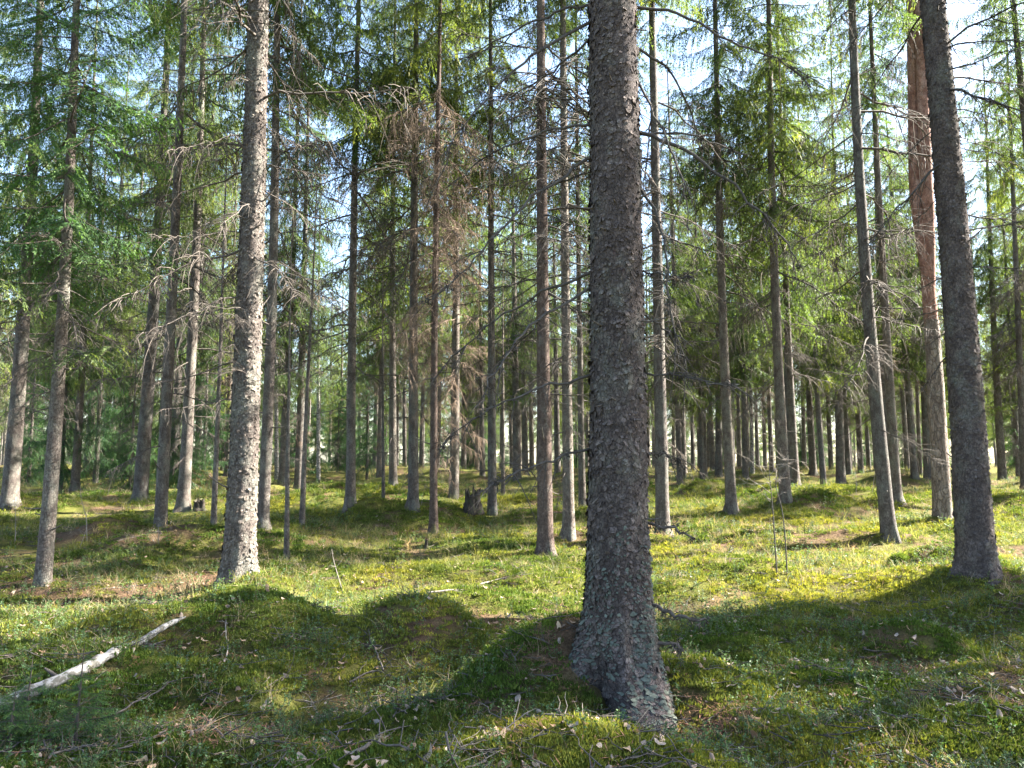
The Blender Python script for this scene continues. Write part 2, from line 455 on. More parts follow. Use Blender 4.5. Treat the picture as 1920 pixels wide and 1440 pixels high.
def bark_flakes(mat, xf, H, r, zmax, size, thrange=(0, 2*np.pi), name='bark_flakes', dens=0.0, fade=None, **kw):
    """overlapping irregular plates lifted at one edge"""
    rg = np.random.default_rng(int(r*10000))
    circ = 2*np.pi*r
    nth = int(circ*(thrange[1]-thrange[0])/(2*np.pi)/size); nz = int((zmax+0.25)/(size*0.95))
    T, Z = np.meshgrid(np.linspace(*thrange, nth, endpoint=False), np.linspace(-0.25, zmax, nz))
    T = T + (np.arange(nz)[:, None] % 2)*0.5*(thrange[1]-thrange[0])/nth
    T = (T + rg.normal(0, 0.32, T.shape)*(thrange[1]-thrange[0])/nth).ravel()
    Z = (Z + rg.normal(0, 0.32, Z.shape)*size).ravel()
    keep = rg.random(len(T)) < dens + 0.52 + 0.40*fbm(np.cos(T)*2, np.sin(T)*2, Z*1.6, 2)
    if fade: keep &= rg.random(len(T)) < (1-sstep(fade[0], fade[1], Z))*sstep(0.35, 0.55, fbm(np.cos(T)*2.5+3, np.sin(T)*2.5, Z*3, 3))
    T, Z = T[keep], Z[keep]; N = len(T)
    K = 6
    ang = np.arange(K)[None]*2*np.pi/K + rg.uniform(-0.35, 0.35, (N, K))
    sz = size*rg.lognormal(-0.45, 0.35, N)
    rad = sz[:, None]*rg.uniform(0.38, 0.88, (N, K))
    du, dv = rad*np.cos(ang)*rg.uniform(0.8, 1.2, (N, 1)), rad*np.sin(ang)*0.95
    la = rg.normal(-0.9, 1.0, N)                                     # direction of the lifted edge (mostly down/side)
    lift = np.clip((np.cos(la)[:, None]*du + np.sin(la)[:, None]*dv)/sz[:, None], -0.6, 1)
    off = 0.002 + 0.0115*np.clip(lift+0.25, 0, 1)*rg.uniform(0.3, 1.6, (N, 1)) - 0.004*(lift < -0.2)
    th = T[:, None] + du/r; z = Z[:, None] + dv
    S, rr = trunk_surface(xf, H, r, th, z, **kw)
    nrm = np.stack([np.cos(th), np.sin(th), 0*th], -1)
    V = S + nrm*off[..., None]
    Cs, _ = trunk_surface(xf, H, r, T, Z, **kw)
    Cn = np.stack([np.cos(T), np.sin(T), 0*T], -1)
    Cv = Cs + Cn*(off.mean(1)*1.1+0.0015)[:, None]
    allv = np.concatenate([V, Cv[:, None]], 1).reshape(-1, 3)
    b = np.arange(N)[:, None]*(K+1); k = np.arange(K)[None]
    F = np.stack([np.broadcast_to(b+K, (N, K)), b+k, b+(k+1) % K], -1).reshape(-1, 3)
    m = MB(); m.add(allv, F, 0, np.repeat(np.clip(rg.normal(0.50, 0.14, N), 0, 1), K+1))
    return m.mesh(name, mat)

# ------------------------------------------------------------------ branches
def rotz(a):
    c, s = math.cos(a), math.sin(a); return np.array([[c, -s, 0], [s, c, 0], [0, 0, 1.0]])
def roty(a):
    c, s = math.cos(a), math.sin(a); return np.array([[c, 0, s], [0, 1, 0], [-s, 0, c]])
def rotx(a):
    c, s = math.cos(a), math.sin(a); return np.array([[1, 0, 0], [0, c, -s], [0, s, c]])

def blades(mb, P, D, L, W, N, mat=0, tint=0.5):
    """kite-shaped needle shoots: base P, direction D, length L, half width W, plane normal N"""
    S = np.cross(D, N); S /= np.linalg.norm(S, axis=1, keepdims=True)+1e-9
    n = len(P); L = L[:, None]; W = np.broadcast_to(W, (n,))[:, None]
    V = np.stack([P, P + D*L*0.45 + S*W, P + D*L, P + D*L*0.45 - S*W], 1)
    F = np.arange(n)[:, None]*4 + np.arange(4)[None]
    mb.add(V.reshape(-1, 3), F, mat, np.repeat(np.broadcast_to(tint, (n,)), 4))

def live_branch(seed, L=2.0, step=0.075, bstep=0.050, bl=0.115, bw=0.0092, droop=0.35, up=0.25, hang=0.6, twl=0.30, bare=0.15):
    """spruce branch along +x with drooping side twigs; unit metres"""
    rg = np.random.default_rng(seed); mb = MB()
    s = np.linspace(0, 1, 9)
    bend = rg.normal(0, 0.06)
    ax = lambda q: np.stack([L*q*(1-0.06*q), L*bend*q*q, L*(-droop*q**1.3*(1-0.25*q) + up*q**3)], -1)
    tube(mb, ax(s), L*(0.0065*(1-s)+0.0012), 4, 1, 0.5)
    qs = np.arange(bare, 1.0, step/L)
    for side in (-1, 1):
        q = np.clip(qs + rg.normal(0, 0.25*step/L, len(qs)), 0, 0.995)
        q = q[rg.random(len(q)) < 0.9]
        for qq in q:
            p0 = ax(np.array([qq]))[0]
            tl = L*twl*(0.35 + 0.65*math.sin(min(1, (1-qq)*1.25+0.12)*math.pi*0.62))*rg.uniform(0.55, 1.2)
            az = side*R(rg.uniform(38, 68))
            d0 = np.array([math.cos(az), math.sin(az), rg.uniform(-0.35, 0.05)-droop*0.5*(1-qq)])
            nb = max(3, int(tl/bstep))
            u = (np.arange(nb)+0.5)/nb
            hg = hang*rg.uniform(0.6, 1.3)
            Pt = p0 + d0*tl*u[:, None]*(1-0.25*hg*u[:, None]) + np.array([0, 0, -1.0])*tl*hg*(u**1.8)[:, None]
            Dt = d0*(1-0.5*hg*u[:, None]) + np.array([0, 0, -1.8])*hg*(u**0.8)[:, None]
            Dt /= np.linalg.norm(Dt, axis=1, keepdims=True)
            # woody core of the twig
            w0 = 0.0028
            V = np.array([p0+[0, 0, w0], p0-[0, 0, w0], Pt[-1]]); mb.add(V, [[0, 1, 2]], 1, 0.4)
            V = np.array([p0+[w0, 0, 0], p0-[w0, 0, 0], Pt[-1]]); mb.add(V, [[0, 1, 2]], 1, 0.4)
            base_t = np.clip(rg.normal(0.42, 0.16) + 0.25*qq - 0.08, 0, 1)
            nrm = rg.normal(0, 0.55, (nb, 3)) + np.array([0, 0, 1.0]); nrm /= np.linalg.norm(nrm, axis=1, keepdims=True)
            latd = np.cross(Dt, nrm); latd /= np.linalg.norm(latd, axis=1, keepdims=True)+1e-9
            for sg in (-1, 1, 0):
                k = rg.random(nb) < (0.92 if sg else 0.75)
                D = Dt*0.75 + sg*latd*rg.uniform(0.35, 0.8, (nb, 1)) + np.array([0, 0, -0.22*hg])
                D /= np.linalg.norm(D, axis=1, keepdims=True)
                ll = bl*rg.uniform(0.55, 1.25, nb)*(1.05-0.35*u if sg else 1.0)
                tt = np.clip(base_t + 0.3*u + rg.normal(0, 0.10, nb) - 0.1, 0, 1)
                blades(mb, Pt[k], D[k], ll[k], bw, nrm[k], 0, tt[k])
    # tip
    return mb.arrays()

def dead_branch(seed, L=1.2, fine=1.0, droop=0.25, sides=4, thick=0.0105, hang=0.5, ntw=None, mat=0, tuft=0.0):
    """leafless lower branch along +x with thin hanging side twigs"""
    rg = np.random.default_rng(seed); mb = MB()
    n = 8; s = np.linspace(0, 1, n)
    wob = np.cumsum(rg.normal(0, 0.018, (n, 3)), 0)*L; wob[0] = 0
    c1 = rg.normal(0, 0.06)
    pts = np.stack([L*s, L*c1*s*s, L*(-droop*s**1.4 + 0.16*rg.uniform(-0.3, 1)*s**3)], -1) + wob
    tube(mb, pts, thick*L**0.7*(1.02-s*0.86), sides, mat, 0.35)
    ax = lambda q: np.array([np.interp(q, s, pts[:, i]) for i in range(3)])
    ntw = ntw or int(17*L*fine)
    for i in range(ntw):
        q = rg.uniform(0.12, 1.0)
        tl = L*rg.uniform(0.10, 0.42)*(1.1-0.5*q)
        sd = rg.choice([-1, 1]); az = sd*R(rg.uniform(30, 75))
        d0 = np.array([math.cos(az), math.sin(az), rg.uniform(-0.5, 0.15)])
        u = np.linspace(0, 1, 5); hg = hang*rg.uniform(0.3, 1.5)
        P = ax(q) + d0*tl*u[:, None] + np.array([0, 0, -1.0])*tl*hg*(u**2)[:, None] + np.cumsum(rg.normal(0, 0.02, (5, 3)), 0)*tl
        tube(mb, P, 0.0045*(1.1-u*0.8)*(0.75+0.35*L), 3, mat, rg.uniform(0.35, 0.8))
        if rg.random() < 0.75*fine:
            for _ in range(rg.integers(1, 4)):
                k = rg.integers(1, 4); d = rg.normal(0, 0.6, 3) + d0*0.6 + np.array([0, 0, -hg])
                d /= np.linalg.norm(d); l2 = tl*rg.uniform(0.25, 0.6)
                u3 = np.linspace(0, 1, 3)
                P2 = P[k] + d*l2*u3[:, None] + np.array([0, 0, -0.3])*l2*(u3**2)[:, None]
                tube(mb, P2, 0.0029*(1.1-u3*0.7), 3, mat, rg.uniform(0.45, 0.95))
    if tuft:
        for i in range(int(tuft*L*14)):                                # beard lichen tufts
            p = ax(rg.uniform(0.15, 1)); k = 7
            D = rg.normal(0, 0.5, (k, 3)) + np.array([0, 0, -0.6]); D /= np.linalg.norm(D, axis=1, keepdims=True)
            blades(mb, p + rg.normal(0, 0.008, (k, 3)), D, rg.uniform(0.02, 0.055, k), 0.004, rg.normal(0, 1, (k, 3)), mat, 0.15)
    return mb

# banks
LIVE = [live_branch(100+i, 2.0, hang=h, droop=d, up=u) for i, (h, d, u) in enumerate(
    [(0.9, 0.42, 0.22), (1.1, 0.5, 0.25), (0.7, 0.35, 0.3), (1.0, 0.45, 0.15), (0.6, 0.28, 0.25), (1.2, 0.55, 0.3)])]
LIVE_FINE = [live_branch(200+i, 1.5, step=0.058, bstep=0.038, bl=0.066, bw=0.0062, hang=h, droop=d, up=0.2, twl=0.34) for i, (h, d) in enumerate(
    [(0.35, 0.2), (0.5, 0.32), (0.3, 0.12)])]
DEADA = [dead_branch(300+i, 1.3, 1.0, droop=0.35, hang=0.9).arrays() for i in range(6)]

def make_crown(seed, H=22.0, zb=7.0, rmax=2.3, bank=LIVE, blen=2.0, mats=None, whorl=0.42, nper=5.0, sparse=0.35, power=0.72, low=0.65):
    rg = np.random.default_rng(seed); mb = MB()
    z = zb
    while z < H-0.25:
        t = (z-zb)/(H-zb)
        n = max(2, int(rg.normal(nper*(1.3-0.75*t), 0.8)+0.5))
        a0 = rg.uniform(0, 6.28)
        for k in range(n):
            if rg.random() < sparse*(1-t)**3: continue
            L = max(0.22, rmax*(1-t)**power*(low+(1-low)*min(1, t/0.25))*rg.uniform(0.65, 1.15))
            sc = L/blen
            tilt = R(22)*(1-t)**1.2 - R(38)*t**1.5 + rg.normal(0, 0.10)
            T = rotz(a0 + 6.283*k/n + rg.normal(0, 0.22)) @ roty(tilt) @ rotx(rg.normal(0, 0.15)) * sc
            T = T @ np.diag([1, 1, 1.0])
            arr = bank[rg.integers(len(bank))]
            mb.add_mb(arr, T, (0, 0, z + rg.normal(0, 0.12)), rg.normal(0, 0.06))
        z += whorl*rg.uniform(0.75, 1.25)*(1.0-0.45*t)
    # leader
    mb.add_mb(bank[0], roty(-R(88))*(0.6/blen), (0, 0, H-0.5), 0)
    return mb.mesh('crown', mats or [M_NEEDLE, M_WOOD])

def make_deadset(seed, z0=0.9, z1=7.5, L0=0.8, L1=2.0, per=2.6, step=0.30, mats=None):
    rg = np.random.default_rng(seed); mb = MB(); z = z0
    while z < z1:
        t = (z-z0)/(z1-z0)
        n = rg.poisson(per*(0.45+0.75*t))
        for k in range(n):
            L = (L0 + (L1-L0)*t)*rg.uniform(0.35, 1.15)
            T = rotz(rg.uniform(0, 6.283)) @ roty(rg.normal(0.12, 0.22)) * (L/1.3)
            mb.add_mb(DEADA[rg.integers(len(DEADA))], T, (0, 0, z), rg.normal(0, 0.08))
        z += step*rg.uniform(0.6, 1.4)
    return mb.mesh('dead_twigs', mats or M_DEADWOOD)

_ck = dict(nper=4.4, whorl=0.52, sparse=0.28, low=0.92)
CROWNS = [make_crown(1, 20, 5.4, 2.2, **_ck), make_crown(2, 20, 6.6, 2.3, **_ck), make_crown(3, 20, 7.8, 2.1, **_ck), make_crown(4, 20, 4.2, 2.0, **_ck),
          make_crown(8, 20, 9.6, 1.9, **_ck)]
DEADSETS = [make_deadset(11), make_deadset(12, per=4.2), make_deadset(13, mats=M_BROWNTWIG, per=5.0, L0=0.4, L1=1.2), make_deadset(14, per=2.4)]
CROWN_FINE = make_crown(5, 12, 3.7, 1.55, LIVE_FINE, 1.5, [M_NEEDLE_DK, M_WOOD], 0.34, 4.6, 0.1, 0.6, 0.8)
YOUNG = [make_crown(6, 6.0, 0.5, 1.35, LIVE, 2.0, [M_NEEDLE_DK, M_WOOD], 0.30, 5, 0.1, 0.8, 0.9),
         make_crown(7, 6.0, 0.9, 1.15, LIVE, 2.0, [M_NEEDLE_DK, M_WOOD], 0.33, 5, 0.15, 0.8, 0.8)]
DEADB = [dead_branch(400+i, 1.3, f, d, hang=h).mesh('dead_branch', M_DEADWOOD) for i, (f, d, h) in enumerate(
    [(1.0, 0.25, 0.6), (1.2, 0.4, 0.9), (0.8, 0.15, 0.4), (1.3, 0.5, 1.1), (0.6, 0.1, 0.3), (1.0, 0.3, 0.8)])]
DEADD = [dead_branch(450+i, 1.3, f, d, hang=h, tuft=0.5).mesh('dead_branch', M_DARKTWIG) for i, (f, d, h) in enumerate(
    [(0.9, 0.3, 0.6), (0.8, 0.45, 0.8), (0.8, 0.15, 0.4), (0.7, 0.35, 0.5)])]
DEADBR = [dead_branch(480+i, 1.0, 1.8, d, hang=h).mesh('dead_branch', M_BROWNTWIG) for i, (d, h) in enumerate(
    [(0.4, 1.3), (0.5, 1.6), (0.3, 1.0), (0.6, 1.2)])]

def child(me, name, parent, loc=(0, 0, 0), rot=(0, 0, 0), sc=1.0):
    o = bpy.data.objects.new(name, me); COL.objects.link(o); o.parent = parent
    o.location = loc; o.rotation_euler = rot; o.scale = (sc, sc, sc) if isinstance(sc, (int, float)) else sc
    return o

def root(name, loc, label, cat, group=None):
    o = bpy.data.objects.new(name, None); COL.objects.link(o); o.location = loc
    o.empty_display_size = 0.3
    return tag(o, label, cat, group)

def tree(label, pix, w, H=None, crown=0, dead='B', ndead=26, dz=(1.0, None), mat=None, group=None, name='spruce_tree', detail=0,
         crown_scale=1.0, dlen=(0.7, 2.1), sd=0, base=None, cz=1.0, tw=0.90, **kw):
    """a tree from its pixel polyline (base first) and trunk width in photo pixels at about eye height"""
    rg = np.random.default_rng(1000 + int(pix[0][0]*7 + pix[0][1]) + sd)
    g = px_ground(*pix[0]) if base is None else np.array(base)
    r = tw*w*g[1]/FPX/2
    depth = g[1] + r
    b = px_plane(pix[0][0], pix[0][1], depth); gz = float(ground(b[0], depth))
    b = np.array([b[0], depth, gz])
    H = H or float(np.clip(16 + 11*r*2 + rg.normal(0, 0.6), 16, 21))
    xf = path_fn(pix, depth, b)
    rt = root(name, tuple(b), label, 'tree', group)
    mat = mat or M_BARK
    kw.setdefault('seed', rg.uniform(0, 6))
    if detail:
        tr = link('trunk', trunk_mesh('trunk', mat, xf, H, r, sides=72*detail, rings=180*detail, tint=0.18 if detail > 1 else (0.40 if mat is M_BARK else 0.32), **{**kw}), rt)
        fz = 1.55 + depth*0.66 - gz
        fl = link('bark_flakes', bark_flakes(mat, xf, H, r, fz, 0.033 if detail > 1 else 0.040, **{**kw}), tr)
        fl['kind'] = 'stuff'
    else:
        link('trunk', trunk_mesh('trunk', mat, xf, H, r, sides=16, rings=60, **kw), rt)
    if crown is not None:
        cs = H/20.0
        lean = math.atan2(float(xf(np.array(12.0*cs))), 12.0*cs)
        child(CROWNS[crown], 'crown', rt, (0, 0, 0), (0, lean, rg.uniform(0, 6.28)), (cs*crown_scale, cs*crown_scale, cs*cz))
    if dead:
        bank = {'B': DEADB, 'D': DEADD, 'R': DEADBR}[dead[0]]
        z1 = dz[1] or (7.0 if crown is not None else H*0.85)
        for i in range(ndead):
            z = dz[0] + (z1-dz[0])*((i+rg.random())/ndead)**0.8
            rr = r*max(0.1, (1-0.93*z/H))**1.15
            a = rg.uniform(0, 6.283)
            t = (z-dz[0])/(z1-dz[0])
            L = (dlen[0] + (dlen[1]-dlen[0])*t**0.6)*rg.uniform(0.35, 1.15)
            x0 = float(xf(np.array(z)))
            child(bank[rg.integers(len(bank))], 'dead_branch', rt, (x0 + 0.85*rr*math.cos(a), 0.85*rr*math.sin(a), z),
                  (rg.normal(0, 0.25), rg.normal(0.10, 0.2), a), L/1.3)
        # snapped branch stubs
        for i in range(int(ndead*0.35)):
            z = rg.uniform(0.25, z1); a = rg.uniform(0, 6.283)
            rr = r*max(0.1, (1-0.93*z/H))**1.15
            child(STUBS[rg.integers(len(STUBS))], 'branch_stub', rt, (float(xf(np.array(z))) + 0.9*rr*math.cos(a), 0.9*rr*math.sin(a), z),
                  (0, rg.normal(-0.05, 0.3), a), rg.uniform(0.6, 1.5))
    return rt, b, xf, r, H

def stub(seed):
    rg = np.random.default_rng(seed); m = MB(); s = np.linspace(0, 1, 4)
    L = rg.uniform(0.05, 0.22)
    tube(m, np.stack([L*s-0.01, 0.02*rg.normal()*s, 0.03*rg.normal()*s*s], -1), 0.008*(1.1-0.6*s), 5, 0, 0.6)
    return m.mesh('branch_stub', M_DEADWOOD)
STUBS = [stub(i) for i in range(5)]

# ---------------- the big foreground spruce
G_MID = 'spruces of the middle distance'
bigrt, bigb, bigxf, bigr, bigH = tree('thick grey scaly spruce trunk in the foreground, widest in the picture',
    [(1160, 1330), (1159, 900), (1156, 600), (1154, 300), (1147, 0)], 124, 23.5, 4, None, base=(0.66, 4.56, 0.05),
    mat=M_BARK_BIG, detail=2, flare=0.46, flz=0.26, seed=4.71, bumps=0.04)

M_LICHEN = plain_mat('leafy_lichen', [(0.3, (0.055, 0.062, 0.050)), (0.6, (0.095, 0.108, 0.088)), (0.8, (0.14, 0.152, 0.125))], 40)
_btr = [c for c in bigrt.children if c.name.startswith('trunk')][0]
_kw = dict(flare=0.46, flz=0.26, seed=4.71, bumps=0.04)
_li = link('lichen_scales', bark_flakes(M_LICHEN, bigxf, bigH, bigr, 1.2, 0.019, name='lichen_scales', dens=0.3, fade=(0.15, 1.0), **_kw), _btr); _li['kind'] = 'stuff'

def pix_branch(rt, b, pts, r0, seed, mat=M_DARKTWIG, twigs=8, tuft=6, name='dead_branch', r1=0.003, tl=0.30):
    """branch along pixels (px, py, depth) drawn where it stands, with twigs"""
    rg = np.random.default_rng(seed)
    P = np.array([px_plane(px, py, d) for px, py, d in pts]) - b
    u = np.linspace(0, 1, len(P)); uu = np.linspace(0, 1, 4*len(P))
    C = np.stack([np.interp(uu, u, P[:, i]) for i in range(3)], -1)
    for _ in range(2): C[1:-1] = 0.25*C[:-2] + 0.5*C[1:-1] + 0.25*C[2:]
    C[2:-1] += rg.normal(0, 0.006, C[2:-1].shape) + np.cumsum(rg.normal(0, 0.005, C[2:-1].shape), 0)
    m = MB(); tube(m, C, r0 + (r1-r0)*uu**0.8, 6, 0, 0.5)
    Lb = np.linalg.norm(P[-1]-P[0])
    for i in range(twigs):
        k = rg.integers(int(len(C)*0.25), len(C)-1)
        D = C[min(k+1, len(C)-1)]-C[k-1]; D /= np.linalg.norm(D)
        d = D*0.7 + rg.normal(0, 0.55, 3) + np.array([0, 0, -0.25]); d /= np.linalg.norm(d)
        v = np.linspace(0, 1, 5); l = tl*rg.uniform(0.3, 1.0)
        Q = C[k] + d*l*v[:, None] + np.array([0, 0, -0.35])*l*(v**2)[:, None] + np.cumsum(rg.normal(0, 0.012, (5, 3)), 0)*l
        tube(m, Q, 0.0035*(1.1-0.8*v), 4, 0, 0.5)
        for _ in range(2):
            j = rg.integers(1, 4); d2 = d*0.6+rg.normal(0, 0.5, 3); d2 /= np.linalg.norm(d2)
            tube(m, Q[j] + d2*l*0.4*np.linspace(0, 1, 3)[:, None], 0.0022*np.array([1, 0.8, 0.4]), 3, 0, 0.5)
    for i in range(tuft):
        k = rg.integers(2, len(C)); q = 14
        D = rg.normal(0, 0.6, (q, 3)) + np.array([0, 0, -0.5]); D /= np.linalg.norm(D, axis=1, keepdims=True)
        blades(m, C[k] + rg.normal(0, 0.012, (q, 3)), D, rg.uniform(0.015, 0.05, q), 0.004, rg.normal(0, 1, (q, 3)), 0, rg.uniform(0.1, 0.4))
    return link(name, m.mesh(name, mat, True), rt)

D0 = float(bigb[1])
BIGBR = [
    ([(1120, 838, D0), (1050, 855, D0-.1), (980, 880, D0-.25), (925, 905, D0-.3), (880, 932, D0-.35)], 0.010),
    ([(1110, 703, D0), (1040, 722, D0-.1), (960, 752, D0-.2), (890, 800, D0-.3), (828, 838, D0-.3)], 0.011),
    ([(1110, 510, D0), (1020, 545, D0+.1), (930, 590, D0+.3), (860, 660, D0+.4), (810, 720, D0+.5)], 0.011),
    ([(1110, 538, D0), (1030, 585, D0-.2), (970, 640, D0-.4), (920, 705, D0-.5), (900, 760, D0-.6)], 0.010),
    ([(1115, 290, D0), (1020, 345, D0-.1), (930, 430, D0-.3), (860, 505, D0-.4), (800, 560, D0-.4)], 0.012),
    ([(1115, 232, D0), (1020, 250, D0+.1), (950, 280, D0+.2), (880, 320, D0+.3), (850, 345, D0+.3)], 0.010),
    ([(1110, 40, D0), (1000, 95, D0-.1), (930, 165, D0-.2), (870, 235, D0-.3), (838, 318, D0-.3)], 0.012),
    ([(1115, 8, D0), (1040, 18, D0+.1), (980, 45, D0+.2), (900, 90, D0+.4), (860, 110, D0+.5)], 0.010),
    ([(1120, 60, D0), (1030, 140, D0+.2), (950, 180, D0+.3), (900, 170, D0+.4)], 0.009),
    ([(1190, 245, D0), (1270, 272, D0-.1), (1350, 330, D0-.2), (1430, 395, D0-.3), (1475, 445, D0-.3), (1510, 500, D0-.35)], 0.014),
    ([(1190, 252, D0), (1262, 249, D0+.1), (1330, 262, D0+.3), (1400, 290, D0+.5)], 0.010),
    ([(1185, 12, D0), (1290, 30, D0-.1), (1380, 85, D0-.2), (1460, 115, D0-.25), (1520, 165, D0-.3)], 0.011),
    ([(1200, 350, D0), (1235, 420, D0-.15), (1250, 520, D0-.3), (1258, 640, D0-.35), (1262, 700, D0-.35)], 0.010),
    ([(1195, 90, D0), (1260, 130, D0+.1), (1300, 220, D0+.2), (1330, 300, D0+.3)], 0.010),
    ([(1195, 150, D0), (1240, 240, D0-.2), (1275, 330, D0-.3), (1290, 430, D0-.35)], 0.009),
    ([(1200, 508, D0), (1250, 512, D0-.1), (1292, 517, D0-.15)], 0.008),
    ([(1200, 700, D0), (1270, 703, D0-.1), (1330, 715, D0-.2), (1372, 722, D0-.25)], 0.009),
    ([(1190, 580, D0), (1240, 610, D0+.1), (1275, 660, D0+.2), (1290, 720, D0+.3)], 0.007),
    ([(1205, 845, D0), (1245, 855, D0+.1), (1280, 875, D0+.15)], 0.006),
]
for i, (p, r0) in enumerate(BIGBR):
    pix_branch(bigrt, bigb, p, r0, 600+i, twigs=10 if r0 > 0.008 else 3, tuft=9)
for i, (p, r0) in enumerate([
    ([(1205, 978, D0), (1250, 990, D0-.1), (1302, 1010, D0-.15)], 0.011),
    ([(1205, 1130, D0), (1260, 1143, D0-.15), (1322, 1160, D0-.2)], 0.013),
    ([(1205, 1213, D0), (1245, 1217, D0-.1), (1275, 1218, D0-.12)], 0.014)]):
    pix_branch(bigrt, bigb, p, r0, 640+i, mat=M_DEADWOOD, twigs=0, tuft=7, name='branch_stub', r1=r0*0.6)
for i in range(34):                                                    # knots and broken stubs on the face of the trunk
    rg = np.random.default_rng(700+i)
    z = rg.uniform(0.5, 4.6); a = rg.uniform(3.3, 6.1)
    rr = bigr*(1-0.93*z/bigH)**1.15
    child(STUBS[i % 5], 'branch_stub', bigrt, (float(bigxf(np.array(z))) + rr*math.cos(a), rr*math.sin(a), z), (0, rg.normal(0.1, 0.3), a), rg.uniform(0.35, 0.9))

# ---------------- named trees of the middle distance
tree('stout spruce with pale sunlit bark, thickest trunk on the left side', [(447, 1085), (458, 800), (470, 500), (478, 250), (484, 0)], 60, 21, 2, 'B', 46,
     dz=(1.4, 8.0), detail=1, flare=0.30, flz=0.20, dlen=(0.35, 2.1))
tree('thick dark leaning spruce trunk near the right edge with rough bark', [(1832, 1085), (1818, 800), (1793, 500), (1770, 230), (1750, 0)], 68, 21, 4, 'D', 46,
     dz=(2.2, 9.5), detail=1, flare=0.22, flz=0.16, dlen=(0.6, 2.1), mat=M_BARK_BIG)
MID = [
 ('spruce trunk cut by the left edge, lit on its lower part', [(17, 955), (35, 700), (47, 550), (62, 300), (75, 0)], 35, 0, 'B', 20),
 ('slim dark spruce trunk rising beside the moss tuft, second from left edge', [(140, 922), (150, 760), (158, 600), (166, 400)], 18, 3, 'B', 14),
 ('spruce trunk with flared mossy foot left of two close slim trunks', [(262, 942), (276, 750), (290, 560), (305, 260), (318, 0)], 31, 2, 'B', 26),
 ('slim scaly spruce trunk in the middle of three close trunks', [(300, 992), (310, 760), (320, 600), (334, 300), (345, 0)], 27, 4, 'B', 26),
 ('spruce trunk with brightly lit foot, right one of three close trunks', [(343, 960), (355, 700), (365, 560), (374, 300), (380, 100)], 27, 2, 'B', 24),
 ('spruce trunk just behind the stout sunlit trunk', [(492, 992), (503, 750), (512, 500), (517, 200)], 26, 2, 'B', 30),
 ('slender spruce behind a thin dark stem near the pale birch', [(530, 912), (540, 700), (548, 500), (556, 300)], 19, 0, 'B', 22),
 ('straight twiggy spruce standing alone left of the centre gap', [(657, 955), (659, 700), (661, 500), (668, 230), (672, 0)], 22, 2, 'B', 30),
 ('greenish spruce trunk farther back beside a very thin stem', [(737, 912), (736, 700), (736, 500), (738, 250)], 18, 0, 'B', 24),
 ('spruce trunk left of the brown twig-bearded slim one', [(775, 962), (775, 750), (776, 500), (778, 250)], 24, 2, 'B', 36),
 ('slim brown spruce bearded with dense hanging dead twigs', [(813, 1002), (814, 750), (816, 500), (822, 200)], 18, 4, 'R', 90),
 ('spruce trunk just right of the twig-bearded brown one', [(851, 936), (853, 750), (855, 600), (855, 330)], 22, 2, 'R', 40),
 ('spruce trunk between the old stump and the reddish trunk', [(923, 967), (922, 750), (921, 500), (920, 250)], 20, 2, 'B', 28),
 ('reddish-brown spruce trunk left of the big foreground trunk', [(1023, 1047), (1020, 750), (1017, 500), (1014, 0)], 35, 4, 'D', 46),
 ('spruce trunk tucked between the reddish trunk and the big foreground trunk', [(1067, 1012), (1063, 750), (1060, 500), (1055, 0)], 26, 4, 'B', 34),
 ('thin spruce trunk half hidden at the left side of the big foreground trunk', [(1092, 952), (1088, 700), (1085, 500), (1082, 250)], 16, 2, 'B', 18),
 ('spruce trunk half hidden behind the right side of the big foreground trunk', [(1243, 1008), (1238, 750), (1234, 560), (1222, 0)], 31, 4, 'B', 30),
 ('spruce trunk in the open sunny stand right of the big foreground trunk', [(1372, 965), (1361, 720), (1352, 500), (1345, 200)], 24, 2, 'B', 26),
 ('spruce trunk right behind the bare birch saplings', [(1473, 947), (1461, 720), (1452, 500), (1443, 100)], 25, 1, 'B', 28),
 ('spruce trunk partly hidden behind the one at the birch saplings', [(1492, 912), (1482, 720), (1473, 520), (1466, 300)], 18, 0, 'B', 18),
 ('leaning knotty spruce trunk beside the round moss cushion', [(1668, 1017), (1644, 750), (1622, 500), (1598, 0)], 32, 4, 'B', 30),
 ('spruce trunk behind the leaning knotty one', [(1682, 947), (1668, 720), (1655, 500), (1636, 120)], 22, 4, 'B', 26),
 ('slim spruce right of the thick dark leaning trunk', [(1880, 900), (1869, 700), (1858, 500), (1850, 250)], 18, 2, 'B', 18),
 ('straight spruce trunk far back between big trunk and sunny stand', [(1525, 892), (1515, 720), (1509, 560), (1500, 300)], 16, 0, 'B', 12),
]
for i, (lab, pix, w, cr, dd, nd) in enumerate(MID):
    rg = np.random.default_rng(i)
    kw = {}
    if lab.startswith('reddish'): kw['mat'] = M_BARK_RED
    if lab.startswith('slim brown'): kw.update(mat=M_BARK_RED, dlen=(0.4, 1.5))
    tree(lab, pix, w, None, cr, dd, int(nd*1.25), dz=(0.9 if dd != 'D' else 2.0, 7.5), flare=rg.uniform(0.15, 0.45), flz=0.16, crown_scale=rg.uniform(0.9, 1.15), tw=0.80, **kw)

